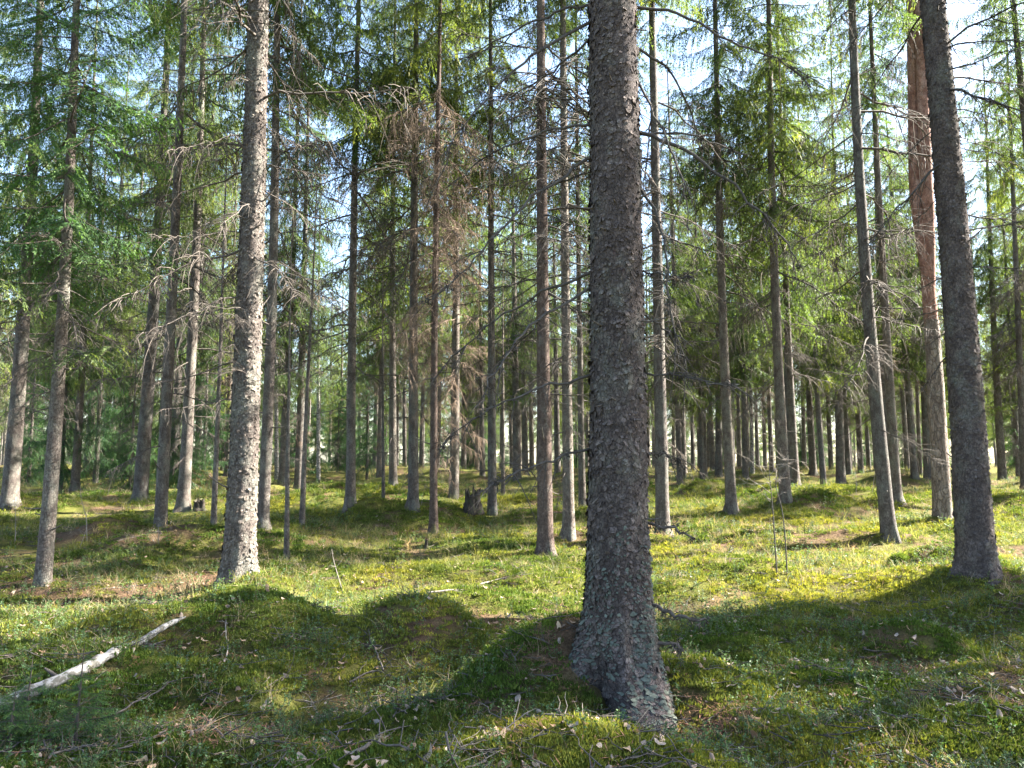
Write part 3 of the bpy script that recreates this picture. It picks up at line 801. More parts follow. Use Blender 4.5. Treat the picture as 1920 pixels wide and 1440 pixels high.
# the slim dark fine-foliaged spruce at the left
rt, b, xf, r, H = tree('slender young spruce with dense dark foliage above, leaning right beside the left edge', [(80, 1100), (105, 800), (122, 500), (140, 100)], 29, 12.5, None, 'B', 22,
     dz=(1.6, 3.9), dlen=(0.4, 1.2), flare=0.12)
lean = math.atan2(float(xf(np.array(6.0))), 6.0)
child(CROWN_FINE, 'crown', rt, (0, 0, 0), (0, lean, 0.7), (1.05, 1.05, 1.04))
_lf = MB(); _lf.add_mb(LIVE_FINE[0]); LF0 = _lf.mesh('live_branch', [M_NEEDLE, M_WOOD])
_lf = MB(); _lf.add_mb(LIVE_FINE[1]); LF1 = _lf.mesh('live_branch', [M_NEEDLE, M_WOOD])
for z, a, L, me in ((3.15, R(-140), 1.1, LF0), (2.65, R(-42), 0.85, LF1), (3.35, R(-100), 1.0, LF1), (3.6, R(-20), 1.0, LF0)):
    child(me, 'live_branch', rt, (float(xf(np.array(z))), 0, z), (0, R(2), a), L)

# pine with forked orange upper stem
ppix = [(1768, 980), (1757, 760), (1746, 600), (1738, 480)]
g = px_ground(*ppix[0]); pr = 31*g[1]/FPX/2; pd = g[1]+pr
pb = px_plane(1768, 980, pd); pb = np.array([pb[0], pd, float(ground(pb[0], pd))])
prt = root('pine_tree', tuple(pb), 'pine with grey plated foot and forked orange upper stem', 'tree')
def pix_tube(pts, r0, r1, sides=20, n=40, noise_amp=0.03, seed=0, ext=0.0):
    P = np.array([px_plane(px, py, pd+dy) for px, py, dy in pts]) - pb
    if ext: P = np.vstack([P, P[-1] + (P[-1]-P[-2])/np.linalg.norm(P[-1]-P[-2])*ext])
    L = np.concatenate([[0], np.cumsum(np.linalg.norm(np.diff(P, axis=0), axis=1))])
    q = np.linspace(0, L[-1], n); C = np.stack([np.interp(q, L, P[:, i]) for i in range(3)], -1)
    for _ in range(4): C[1:-1] = 0.25*C[:-2]+0.5*C[1:-1]+0.25*C[2:]
    m = MB(); rad = r0 + (r1-r0)*q/L[-1]
    tube(m, C, rad*(1+noise_amp*np.random.default_rng(seed).normal(0, 1, n)), sides)
    return m
zf = px_plane(1738, 470, pd)[2]-pb[2]
lowm = trunk_mesh('trunk', M_PINE_LOW, path_fn(ppix, pd, pb), 22, pr, sides=40, rings=120, zmax=px_plane(1742, 600, pd)[2]-pb[2], flare=0.10, bumps=0.05)
ptr = link('trunk', lowm, prt)
link('upper_stem', pix_tube([(1746, 610, 0), (1741, 540, 0), (1737, 470, 0), (1726, 440, 0.02), (1716, 380, 0.05), (1714, 250, 0.08), (1711, 60, 0.1), (1709, 0, .1)], pr*0.80, 0.07, seed=1, ext=7).mesh('upper_stem', M_PINE_UP, True), prt)
link('upper_stem', pix_tube([(1742, 545, 0), (1741, 500, -0.02), (1745, 465, -0.05), (1740, 400, -0.08), (1735, 300, -0.1), (1729, 150, -0.1), (1726, 0, -0.1)], pr*0.72, 0.10, seed=2, ext=8).mesh('upper_stem', M_PINE_UP, True), prt)
def pine_crown():
    rg = np.random.default_rng(5); m = MB()
    for i in range(34):
        z = rg.uniform(13.0, 19.5); a = rg.uniform(0, 6.28); L = rg.uniform(0.6, 2.6)*(1-(z-13)/11)
        s = np.linspace(0, 1, 6); P = np.stack([-0.35+L*s*math.cos(a), L*s*math.sin(a), z+0.5*L*s**1.5], -1)
        tube(m, P, 0.035*(1.05-s), 5, 1)
        for k in range(10):
            c = P[rg.integers(3, 6)] + rg.normal(0, 0.3, 3); q = 60
            D = rg.normal(0, 1, (q, 3)); D[:, 2] = np.abs(D[:, 2]); D /= np.linalg.norm(D, axis=1, keepdims=True)
            blades(m, c + rg.normal(0, 0.05, (q, 3)), D, rg.uniform(0.08, 0.2, q), 0.008, rg.normal(0, 1, (q, 3)), 0, rg.uniform(0.2, 0.8))
    return m.mesh('crown', [M_NEEDLE, M_WOOD])
link('crown', pine_crown(), prt)
for z, a in ((1.1, R(195)), (2.2, R(150)), (3.1, R(200)), (5.2, R(170)), (4.2, R(10))):
    child(DEADB[4], 'dead_branch', prt, (float(path_fn(ppix, pd, pb)(np.array(z))), 0, z), (0, 0, a), 0.4)

# thin dead stems
def thin_stem(label, pix, w, H, dead=6, mat=M_BARK, dlen=(0.2, 0.6)):
    tree(label, pix, w, H, None, 'B' if dead else None, dead, dz=(0.6, H*0.9), mat=mat, name='dead_spruce', flare=0.1, dlen=dlen, lobes=0.3)
thin_stem('thin dark dead stem left of the stout sunlit spruce', [(400, 987), (410, 740), (419, 470)], 10, 6.5, 8)
thin_stem('very thin dead stem right of the stout sunlit spruce', [(537, 1053), (540, 830), (543, 640)], 9, 4.6, 12)
thin_stem('thin bumpy dead stem before the pale birch', [(566, 987), (575, 760), (586, 540)], 10, 6.2, 10)
thin_stem('hair-thin dead stem beside the greenish spruce trunk', [(719, 935), (718, 760), (717, 600)], 6, 5.5, 10)
thin_stem('thin dead stem between two mid spruces near the old stump', [(943, 932), (943, 760), (943, 600)], 8, 7.0, 12)

# bare birches far back
def birch_crown(seed):
    rg = np.random.default_rng(seed); m = MB()
    for i in range(46):
        z = rg.uniform(4, 14.5); a = rg.uniform(0, 6.28); L = rg.uniform(0.7, 2.0)*(1-(z-4)/15)
        s = np.linspace(0, 1, 6); P = np.stack([L*s*math.cos(a), L*s*math.sin(a), z+L*0.9*s-0.25*L*s**3], -1)
        tube(m, P, 0.018*(1.05-s), 4, 0, 0.3)
        for k in range(9):
            p = P[rg.integers(1, 6)]; d = rg.normal(0, 0.5, 3)+np.array([math.cos(a), math.sin(a), 0.2]); l = rg.uniform(0.2, 0.7)
            u = np.linspace(0, 1, 4)
            tube(m, p + d*l*u[:, None] + np.array([0, 0, -0.7])*l*(u**2)[:, None], 0.005*(1.1-u), 3, 0, 0.5)
    return m.mesh('crown', M_DARKTWIG)
BC = birch_crown(3)
for lab, pix, w in (('pale slim birch showing in the bright gap left of centre', [(597, 905), (597, 700), (598, 520)], 8),
                    ('white birch stem peeping out behind the stout sunlit spruce', [(519, 900), (518, 760), (517, 600)], 9),
                    ('thin spotted birch in the gap right of the big foreground trunk', [(1411, 888), (1408, 740), (1404, 600)], 8)):
    rt, b, xf, r, H = tree(lab, pix, w, 16.0, None, None, 0, mat=M_BIRCH, name='birch_tree', flare=0.1)
    child(BC, 'crown', rt, (0, 0, 0), (0, 0, random.uniform(0, 6)), 1.0)

LAND = [(-400, 'the picture edge'), (17, 'the trunk cut by the left edge'), (80, 'the slender dark young spruce'), (262, 'the three close trunks'), (447, 'the stout sunlit spruce'),
        (597, 'the pale slim birch'), (657, 'the lone twiggy spruce'), (813, 'the twig-bearded brown spruce'), (884, 'the rotten stump'), (1023, 'the reddish trunk'),
        (1160, 'the big foreground trunk'), (1372, 'the sunny stand spruce'), (1473, 'the birch saplings'), (1668, 'the leaning knotty spruce'), (1768, 'the forked pine'), (1832, 'the thick leaning trunk')]
ORD = ['first', 'second', 'third', 'fourth', 'fifth', 'sixth', 'seventh', 'eighth', 'ninth', 'tenth']
def place_labels(pxs, what):
    """one label for each pixel column: counted rightwards from the nearest landmark on its left"""
    out = {}; seen = {}
    for i in sorted(range(len(pxs)), key=lambda q: pxs[q]):
        lm = [n_ for p_, n_ in LAND if p_ <= pxs[i]] or [LAND[0][1]]
        k = seen[lm[-1]] = seen.get(lm[-1], 0) + 1
        out[i] = '%s, %s one right of %s' % (what, ORD[k-1], lm[-1])
    return out

# ---------------- forest behind: shared meshes, every tree its own object
_s = lambda q: 0.0*q
FARTR = [trunk_mesh('trunk', M_BARK, _s, 20, rr_, sides=10, rings=28, flare=0.25, seed=k) for k, rr_ in enumerate((0.15, 0.12, 0.17))]
def far_tree(x, y, H, cr, ds, label, group, dead=True, cs=1.0, rg=rng):
    z = float(ground(x, y))
    rt = root('spruce_tree', (x, y, z-0.05), label, 'tree', group)
    rt.rotation_euler = (rg.normal(0, 0.012), rg.normal(0, 0.014), rg.uniform(0, 6.28))
    s = H/20
    child(FARTR[rg.integers(3)], 'trunk', rt, sc=(s, s, s))
    child(CROWNS[cr], 'crown', rt, rot=(0, 0, rg.uniform(0, 6.28)), sc=(s*cs, s*cs, s))
    if dead:
        child(DEADSETS[ds], 'dead_twigs', rt, rot=(0, 0, rg.uniform(0, 6.28)), sc=(s, s, s))
    return rt

# far trunks one can pick out right of the big trunk: (base px x, width, distance)
FARPX = [(1280, 40), (1318, 34), (1345, 31), (1398, 36), (1432, 44), (1444, 38), (1555, 36), (1578, 46), (1610, 33), (1697, 37), (1735, 30),
         (1640, 42), (1790, 42), (1905, 40), (200, 30), (100, 33), (235, 36), (330, 27), (430, 33), (705, 38), (690, 50), (870, 40), (895, 44), (905, 33), (965, 45), (985, 38),
         (1008, 50), (1045, 36), (1115, 40), (960, 58), (760, 45), (640, 52), (30, 38), (1262, 52), (1297, 47), (1360, 58), (1385, 50), (1418, 60), (1456, 55), (1505, 48), (1538, 57), (1592, 60), (1625, 52), (1655, 62), (1715, 50), (1760, 58), (880, 62), (918, 55), (940, 49), (975, 64), (1030, 57), (1070, 60), (1100, 53), (790, 56), (745, 62), (675, 60), (620, 66)]
used = []
FL = place_labels([p_ for p_, d_ in FARPX], 'dark far spruce trunk')
for i, (px, d) in enumerate(FARPX):
    x = (px-960)/FPX*d
    used.append((x, d))
    far_tree(x, d, rng.uniform(16, 20), int(rng.integers(4)), int(rng.integers(4)), FL[i], 'spruces of the far stand', cs=rng.uniform(0.85, 1.15))
cnt = 0
while cnt < 130:
    y = rng.uniform(34, 95); x = rng.uniform(-0.80, 0.80)*y
    pxx = 960 + x/y*FPX
    if any((x-a_)**2 + (y-b_)**2 < (2.3+y*0.010)**2 for a_, b_ in used): continue
    if y < 70 and (545 < pxx < 640) and rng.random() < 0.85: continue      # bright gaps
    if y < 60 and (1410 < pxx < 1432): continue
    used.append((x, y)); cnt += 1
    far_tree(x, y, rng.uniform(16, 21), int(rng.integers(4)), int(rng.integers(4)), 'far spruce lost in the crowded stand at the back', 'spruces at the back of the forest', dead=y < 60, cs=rng.uniform(0.85, 1.2))

# mid trees whose trunks are mostly hidden by foliage, filling the canopy
MIDFILL = [(-9.5, 22.5, 0), (-15.5, 26, 1), (-12.5, 31, 3), (-18, 33, 0), (-4.6, 27, 0), (-6.7, 24.5, 3), (6.6, 27, 3), (9.0, 30, 0), (12.5, 26, 1), (15, 29, 0), (17.3, 33, 2), (17.5, 25, 0), (20, 27, 1), (16.2, 22.5, 3), (11.4, 16.2, 4), (21.5, 31, 0), (19.2, 29.5, 3), (14.6, 22.2, 4), (5.5, 25.5, 3), (8.0, 22.5, 1), (11.6, 27.5, 0), (3.4, 29, 3), (13.4, 31, 3), (7.0, 32, 0), (-3.2, 31.5, 1), (9.8, 24.5, 0), (-14, 19.5, 3), (0.2, 30, 3)]
ML = place_labels([960+q[0]/q[1]*FPX for q in MIDFILL], 'half hidden spruce')
for i, (x, y, c) in enumerate(MIDFILL):
    far_tree(x, y, rng.uniform(15, 18.5), c, int(rng.integers(4)), ML[i], 'half hidden spruces behind the nearer trunks')
# neighbours just outside the picture whose crowns shade the floor
OUT = [(10.5, 8.6, 1), (13.5, 10.0, 0), (17.0, 10.2, 1), (8.2, 5.2, 2), (12.6, 7.0, 3), (7.6, 6.6, 2), (11.6, 4.4, 1), (11.9, 9.7, 2), (16.4, 18.2, 4), (-7.5, 7.0, 1), (-11, 11, 0), (-6, 2.0, 1), (0.5, -4, 0)]
for x, y, c in OUT:
    far_tree(x, y, rng.uniform(16, 19), c, int(rng.integers(4)), 'neighbouring spruce just outside the picture frame', 'spruces beside the view', cs=0.86)

# young spruces of the understorey
def young(px, d, h, label, k, group='young spruces of the understorey'):
    x = (px-960)/FPX*d; z = float(ground(x, d))
    rt = root('young_spruce', (x, d, z-0.03), label, 'young tree', group)
    s = h/6.0
    child(YOUNG[k], 'crown', rt, rot=(0, 0, rng.uniform(0, 6.28)), sc=(s*0.95, s*0.95, s))
    m = MB(); q = np.linspace(0, 1, 6); tube(m, np.stack([0*q, 0*q, h*q*0.97], -1), 0.012*h*(1.05-q), 7)
    link('trunk', m.mesh('trunk', M_BARK, True), rt)
YPX = [(60, 27, 6), (185, 26, 7.5), (225, 30, 6), (385, 28, 7), (350, 24, 5.5), (420, 34, 7), (600, 33, 4.5), (635, 38, 5.2), (560, 40, 5),
                                (690, 30, 5.0), (705, 42, 6), (120, 23, 6.5), (300, 33, 7), (460, 30, 6.5), (890, 50, 6), (1080, 48, 6), (250, 22.5, 5), (1330, 55, 6), (1500, 52, 6), (1905, 30, 6), (1700, 50, 6)]
YL = place_labels([q[0] for q in YPX], 'bushy young spruce')
for i, (px, d, h) in enumerate(YPX):
    young(px, d, h, YL[i], i % 2)

YS = np.random.default_rng(77)
for i in range(40):
    d = YS.uniform(42, 85); px = YS.uniform(-150, 2070)
    young(px, d, YS.uniform(3.5, 7.5), 'small spruce filling the gap between far trunks', i % 2, 'small spruces among the far trunks')

# ------------------------------------------------------------------ things on the floor
def on_ground(px, py, lift=0.0):
    p = px_ground(px, py); p[2] += lift; return p

# fallen birch log
def birch_log():
    pix = [(-60, 1366), (0, 1340), (60, 1316), (135, 1284), (205, 1243), (262, 1218), (310, 1190), (348, 1171)]
    P = np.array([on_ground(*p, 0.048) for p in pix]); o = P[3].copy(); P -= o
    L = np.concatenate([[0], np.cumsum(np.linalg.norm(np.diff(P, axis=0), axis=1))])
    q = np.linspace(0, L[-1], 60); C = np.stack([np.interp(q, L, P[:, i]) for i in range(3)], -1)
    for _ in range(3): C[1:-1] = 0.25*C[:-2]+0.5*C[1:-1]+0.25*C[2:]
    rg = np.random.default_rng(3)
    rad = (0.040 - 0.021*q/L[-1])*(1+0.10*rg.normal(0, 1, 60)); rad[-3:] *= [0.8, 0.55, 0.1]; rad[22:24] *= 0.8; rad[37] *= 0.75
    m = MB(); tube(m, C, rad, 14)
    rt = root('fallen_birch_log', tuple(o), 'fallen white birch log lying on the moss in the lower left', 'log')
    link('log', m.mesh('log', M_BIRCH, True), rt)
    for i in (14, 31, 44):
        m = MB(); d = rg.normal(0, 0.5, 3)+np.array([0.3, 0, 0.8]); d /= np.linalg.norm(d)
        tube(m, C[i] + d*np.linspace(0, 0.12, 4)[:, None], [0.014, 0.012, 0.010, 0.006], 6)
        link('branch_stub', m.mesh('branch_stub', M_DARKTWIG, True), rt)
birch_log()

def stick(label, pix, r0, seed, mat=M_DEADWOOD, twigs=4, lift=0.03, tl=0.25, group=None):
    rg = np.random.default_rng(seed)
    P = np.array([on_ground(*p, lift+rg.uniform(0, 0.03)) for p in pix]); o = P[0].copy(); P = P-o
    u = np.linspace(0, 1, len(P)); uu = np.linspace(0, 1, 18); C = np.stack([np.interp(uu, u, P[:, i]) for i in range(3)], -1)
    for _ in range(2): C[1:-1] = 0.25*C[:-2]+0.5*C[1:-1]+0.25*C[2:]
    C[1:] += np.cumsum(rg.normal(0, 0.004, C[1:].shape), 0)
    m = MB(); tube(m, C, r0*(1.05-0.75*uu), 6, 0, 0.6)
    rt = link('fallen_branch', m.mesh('fallen_branch', mat, True), None, tuple(o))
    tag(rt, label, 'branch', group)
    for i in range(twigs):
        k = rg.integers(3, 17); d = (C[k]-C[k-1])/np.linalg.norm(C[k]-C[k-1]) + rg.normal(0, 0.6, 3); d[2] = abs(d[2])*0.25; d /= np.linalg.norm(d)
        v = np.linspace(0, 1, 4); tm = MB()
        tube(tm, C[k]+d*tl*rg.uniform(0.3, 1)*v[:, None]+np.cumsum(rg.normal(0, 0.01, (4, 3)), 0), r0*0.45*(1.1-0.8*v), 4, 0, 0.6)
        link('side_twig', tm.mesh('side_twig', mat, True), rt)
STICKS = [
 ('grey lichened branch standing bent on the moss mound near the log', [(424, 1262), (426, 1225), (418, 1200), (425, 1170)], 0.008, M_PALETWIG),
 ('dead grey branch leaning on the bilberry mound with a curved foot', [(718, 1268), (705, 1235), (695, 1210), (690, 1190)], 0.010, M_DEADWOOD),
 ('curved grey branch lying before the bilberry mound', [(655, 1285), (690, 1272), (720, 1270), (742, 1278)], 0.010, M_DEADWOOD),
 ('small dark branch lying on moss left of the big trunk', [(830, 1318), (850, 1302), (880, 1295), (900, 1288)], 0.009, M_DARKTWIG),
 ('long thin grey branch slanting over the shaded moss below the log', [(215, 1345), (265, 1322), (310, 1300), (335, 1285)], 0.009, M_DEADWOOD),
 ('dark crooked branch lying in the lower left foreground', [(380, 1360), (410, 1385), (440, 1405), (455, 1412)], 0.010, M_DARKTWIG),
 ('pale forked twig sticking up in the sunlit moss patch', [(610, 1385), (598, 1355), (592, 1345), (585, 1335)], 0.007, M_PALETWIG),
 ('lichen covered stick in the moss at the bottom centre', [(905, 1386), (930, 1384), (955, 1378), (975, 1372)], 0.009, M_PALETWIG),
 ('short stick pointing at the foot of the big trunk', [(1053, 1372), (1060, 1350), (1068, 1328)], 0.007, M_PALETWIG),
 ('thin stick lying below the foot of the big trunk', [(1175, 1438), (1200, 1425), (1222, 1412)], 0.008, M_DARKTWIG),
 ('pale curved branch at the bottom edge left of centre', [(668, 1425), (700, 1415), (730, 1400), (738, 1392)], 0.010, M_DEADWOOD),
 ('pale twisted twigs in the lower right moss', [(1775, 1335), (1800, 1325), (1825, 1312)], 0.008, M_PALETWIG),
 ('fallen stick in the grass at the lower right edge', [(1880, 1215), (1905, 1222), (1935, 1228)], 0.010, M_DEADWOOD),
 ('lichened stick at the bottom right', [(1560, 1440), (1580, 1425), (1598, 1412)], 0.008, M_PALETWIG),
 ('pale fallen branch lying in the sunlit grass left of the big trunk', [(800, 1120), (860, 1108), (920, 1096), (975, 1080)], 0.014, M_PALETWIG),
 ('long thin twig lying across the shaded moss in the lower left', [(420, 1330), (480, 1310), (520, 1285), (560, 1270)], 0.006, M_DEADWOOD),
 ('crooked grey twig in the bottom left corner', [(90, 1432), (110, 1425), (135, 1424), (143, 1438)], 0.008, M_DEADWOOD),
 ('fallen twig among dry grass right of the big trunk', [(1290, 1190), (1310, 1185), (1325, 1178)], 0.006, M_DARKTWIG),
]
for i, (lab, pix, r0, mt) in enumerate(STICKS):
    stick(lab, pix, r0*0.72, 900+i, mt, twigs=6, lift=0.014)

# stumps
def stump(label, px, py, w, h, seed, name='tree_stump'):
    p = on_ground(px, py); r = w*p[1]/FPX/2; H = h*p[1]/FPX
    rg = np.random.default_rng(seed)
    th = np.arange(28)*2*np.pi/28; z = np.linspace(-0.1, 1, 12)
    rr = r*(1+0.5*np.exp(-np.clip(z, 0, 1)*4))[:, None]*(1+0.16*np.sin(3*th+seed)+0.10*rg.normal(0, 1, 28))[None]*(1+0.07*rg.normal(0, 1, (12, 28)))
    top = H*(1+0.22*rg.normal(0, 1, 28))
    Z = z[:, None]*top[None]
    V = np.stack([rr*np.cos(th), rr*np.sin(th), Z], -1).reshape(-1, 3)
    i = np.arange(11)[:, None]*28; j = np.arange(28)[None]; k = (np.arange(28)+1)[None] % 28
    m = MB(); m.add(V, np.stack([i+j, i+k, i+28+k, i+28+j], -1).reshape(-1, 4))
    rt = root(name, tuple(p), label, 'stump')
    link('wood', m.mesh('wood', M_STUMP, True), rt)
    m = MB(); V2 = np.vstack([V[-28:]*[0.97, 0.97, 0.97], [[0, 0, H*0.6]]])
    m.add(V2, [[q, (q+1) % 28, 28] for q in range(28)])
    link('rotten_top', m.mesh('rotten_top', M_STUMP), rt)
stump('rotten grey mossy stump between two spruces in the middle', 884, 962, 26, 36, 1)
stump('small black stump beside the lit spruce foot on the left', 373, 958, 17, 18, 2)
stump('tiny snapped stem stub in the sunlit dwarf shrubs', 799, 1028, 5, 14, 3)

# bare saplings
def sapling(label, stems, seed, mat=M_DARKTWIG, r0=0.008, top=12, name='birch_sapling', tl=0.35, topmat=None):
    rg = np.random.default_rng(seed)
    g = on_ground(*stems[0]); d = g[1]
    P = np.array([px_plane(px, py, d) for px, py in stems]); P[0] = g; P -= g
    rt = root(name, tuple(g), label, 'sapling')
    u = np.linspace(0, 1, len(P)); uu = np.linspace(0, 1, 16); C = np.stack([np.interp(uu, u, P[:, i]) for i in range(3)], -1)
    for _ in range(2): C[1:-1] = 0.25*C[:-2]+0.5*C[1:-1]+0.25*C[2:]
    m = MB(); tube(m, C, r0*(1.05-0.7*uu), 6); link('stem', m.mesh('stem', mat, True), rt)
    for i in range(top):
        k = rg.integers(7, 16); a = rg.uniform(0, 6.28); dd = np.array([math.cos(a), 0.6*math.sin(a), rg.uniform(0.1, 0.9)])
        v = np.linspace(0, 1, 5); l = tl*rg.uniform(0.3, 1); tm = MB()
        Q = C[k]+dd*l*v[:, None]+np.cumsum(rg.normal(0, 0.03, (5, 3)), 0)*l*2; tube(tm, Q, r0*0.40*(1.1-0.8*v), 4)
        for _ in range(3):
            j = rg.integers(1, 5); d2 = dd*0.5+rg.normal(0, 0.6, 3); tube(tm, Q[j]+d2*l*0.35*np.linspace(0, 1, 3)[:, None], r0*0.22, 3)
        link('twig', tm.mesh('twig', topmat or mat, True), rt)
sapling('bare birch sapling with pale twigs, left one of a pair in the clearing', [(1457, 1082), (1452, 1000), (1447, 930), (1440, 870), (1452, 800)], 1, top=12, topmat=M_PALETWIG)
sapling('bare birch sapling with forked stem, right one of a pair in the clearing', [(1476, 1078), (1472, 1000), (1466, 950), (1450, 900), (1478, 850)], 2, top=8, topmat=M_PALETWIG, tl=0.25)
for i, (lab, st) in enumerate([
    ('pale leafless sapling stem beside the slender dark spruce on the left', [(163, 1015), (162, 970), (152, 935), (150, 905)]),
    ('pale crooked stem in dry grass before the three close trunks', [(297, 1022), (298, 1000), (296, 980)]),
    ('pale thin stem bending by the left edge', [(28, 1018), (30, 980), (27, 930)]),
    ('thin pale stem leaning over the lit grass right of the stout spruce', [(642, 1108), (632, 1075), (624, 1045), (622, 1030)]),
    ('pale forked twig standing in dry grass by the brown root mound', [(150, 1025), (156, 1010), (162, 992)]),
    ('bare shrub stem standing near the second stump', [(790, 950), (792, 930), (800, 900)]),
    ('thin bare sapling in the clearing before the far stand', [(1605, 935), (1606, 905), (1604, 870)]),
    ('thin bare stem between clearing and leaning knotty spruce', [(1635, 925), (1640, 890), (1646, 850)])]):
    sapling(lab, st, 20+i, M_PALETWIG, 0.006, 4, 'bare_sapling', 0.18)

# spruce seedlings at the lower left
def seedling(label, px, py, h, w, seed):
    rg = np.random.default_rng(seed); p = on_ground(px, py)
    rt = root('spruce_seedling', tuple(p), label, 'seedling')
    m = MB(); q = np.linspace(0, 1, 5); tube(m, np.stack([0.02*q, 0*q, h*q], -1), 0.008*(1.1-q), 6); link('stem', m.mesh('stem', M_WOOD, True), rt)
    fine = [live_branch(seed*10+i, 0.5, step=0.022, bstep=0.016, bl=0.030, bw=0.0038, hang=0.15, droop=0.12, up=0.1, twl=0.36, bare=0.1) for i in range(3)]
    m = MB(); z = 0.04
    while z < h:
        n = 5; a0 = rg.uniform(0, 6)
        for k in range(n):
            L = w*(1-z/h*0.85)*rg.uniform(0.6, 1.1)
            m.add_mb(fine[rg.integers(3)], rotz(a0+6.28*k/n+rg.normal(0, 0.2)) @ roty(rg.normal(-0.1, 0.12))*(L/0.5), (0.02*z/h, 0, z), 0.08)
        z += h*rg.uniform(0.13, 0.2)
    link('crown', m.mesh('crown', [M_NEEDLE_DK, M_WOOD]), rt)
seedling('feathery green spruce seedling at the lower left in front of the log', 140, 1402, 0.46, 0.26, 3)
seedling('small spruce seedling growing beside the log at the left edge', 48, 1350, 0.34, 0.22, 4)
seedling('low spruce seedling in the bottom left corner', 15, 1405, 0.26, 0.22, 5)

# round moss cushion by the leaning trunk
def cushion():
    p = on_ground(1688, 1058); r = 20*p[1]/FPX
    m = MB(); th = np.arange(40)*2*np.pi/40; ph = np.linspace(-0.2, 1.57, 14)
    V = np.stack([r*np.cos(ph)[:, None]*np.cos(th), r*np.cos(ph)[:, None]*np.sin(th), 0.85*r*np.sin(ph)[:, None]+0*th], -1).reshape(-1, 3)
    i = np.arange(13)[:, None]*40; j = np.arange(40)[None]; k = (np.arange(40)+1)[None] % 40
    m.add(V, np.stack([i+j, i+k, i+40+k, i+40+j], -1).reshape(-1, 4), 0, 0.35)
    o = link('moss_cushion', m.mesh('moss_cushion', M_MOSS, True), None, tuple(p))
    tag(o, 'round bright green moss cushion beside the leaning knotty spruce', 'moss')
    rg = np.random.default_rng(2); N = 2600
    D = rg.normal(0, 1, (N, 3)); D[:, 2] = np.abs(D[:, 2]); D /= np.linalg.norm(D, axis=1, keepdims=True)
    m = MB(); blades(m, D*[r, r, 0.85*r]*0.97, D+rg.normal(0, 0.3, (N, 3)), rg.uniform(0.012, 0.028, N), 0.003, rg.normal(0, 1, (N, 3)), 0, rg.uniform(0.3, 1, N))
    f = link('moss_shoots', m.mesh('moss_shoots', M_MOSS), o); f['kind'] = 'stuff'
cushion()

# ------------------------------------------------------------------ ground cover (uncountable): points + instanced tufts
def src_coll(name, meshes):
    c = bpy.data.collections.new(name)
    for i, me in enumerate(meshes):
        c.objects.link(bpy.data.objects.new(me.name, me))
    return c

def scatter(name, label, cat, P, scl, itint, coll, tilt=0.25, n=1):
    N = len(P)
    me = bpy.data.meshes.new(name); me.vertices.add(N); me.vertices.foreach_set('co', P.astype(np.float32).ravel())
    def attr(nm, ty, key, val):
        at = me.attributes.new(nm, ty, 'POINT'); at.data.foreach_set(key, np.ascontiguousarray(val).ravel())
    rot = np.stack([rng.normal(0, tilt, N), rng.normal(0, tilt, N), rng.uniform(0, 6.283, N)], -1)
    attr('rot', 'FLOAT_VECTOR', 'vector', rot.astype(np.float32))
    attr('scl', 'FLOAT', 'value', scl.astype(np.float32))
    attr('itint', 'FLOAT', 'value', itint.astype(np.float32))
    attr('pick', 'INT', 'value', rng.integers(0, n, N).astype(np.int32))
    o = link(name, me); tag(o, label, cat, kind='stuff')
    ng = bpy.data.node_groups.new(name, 'GeometryNodeTree')
    ng.interface.new_socket('Geometry', in_out='INPUT', socket_type='NodeSocketGeometry')
    ng.interface.new_socket('Geometry', in_out='OUTPUT', socket_type='NodeSocketGeometry')
    nn, ll = ng.nodes, ng.links
    gi, go = nn.new('NodeGroupInput'), nn.new('NodeGroupOutput')
    ip = nn.new('GeometryNodeInstanceOnPoints'); ci = nn.new('GeometryNodeCollectionInfo')
    ci.inputs['Collection'].default_value = coll; ci.inputs['Separate Children'].default_value = True; ci.inputs['Reset Children'].default_value = True
    def named(nm, ty):
        q = nn.new('GeometryNodeInputNamedAttribute'); q.data_type = ty; q.inputs['Name'].default_value = nm; return q.outputs[0]
    ll.new(gi.outputs[0], ip.inputs['Points']); ll.new(ci.outputs[0], ip.inputs['Instance'])
    ip.inputs['Pick Instance'].default_value = True
    ll.new(named('pick', 'INT'), ip.inputs['Instance Index'])
    ll.new(named('rot', 'FLOAT_VECTOR'), ip.inputs['Rotation'])
    ll.new(named('scl', 'FLOAT'), ip.inputs['Scale'])
    ll.new(ip.outputs[0], go.inputs[0])
    md = o.modifiers.new('scatter', 'NODES'); md.node_group = ng
    return o

def blade_tuft(name, mat, n, rad, h, w, seed, seg=3, lean=0.5, tr=(0.2, 0.9)):
    rg = np.random.default_rng(seed); m = MB()
    for i in range(n):
        a, q = rg.uniform(0, 6.28), rad*math.sqrt(rg.random()); hh = h*rg.uniform(0.5, 1.15)
        d = rg.normal(0, lean, 2); u = np.linspace(0, 1, seg+1)
        P = np.stack([q*math.cos(a)+d[0]*hh*u**1.7, q*math.sin(a)+d[1]*hh*u**1.7, hh*(u-0.25*np.hypot(*d)*u**2)-0.01], -1)
        b = rg.uniform(0, 6.28); S = np.array([math.cos(b), math.sin(b), 0])*w*rg.uniform(0.6, 1.2)
        ww = (1-0.9*u**1.5)[:, None]
        V = np.concatenate([P+S*ww, P-S*ww]); k = seg+1
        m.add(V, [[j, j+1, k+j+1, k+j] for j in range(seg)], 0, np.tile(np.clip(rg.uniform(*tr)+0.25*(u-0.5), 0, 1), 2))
    return m.mesh(name, mat)

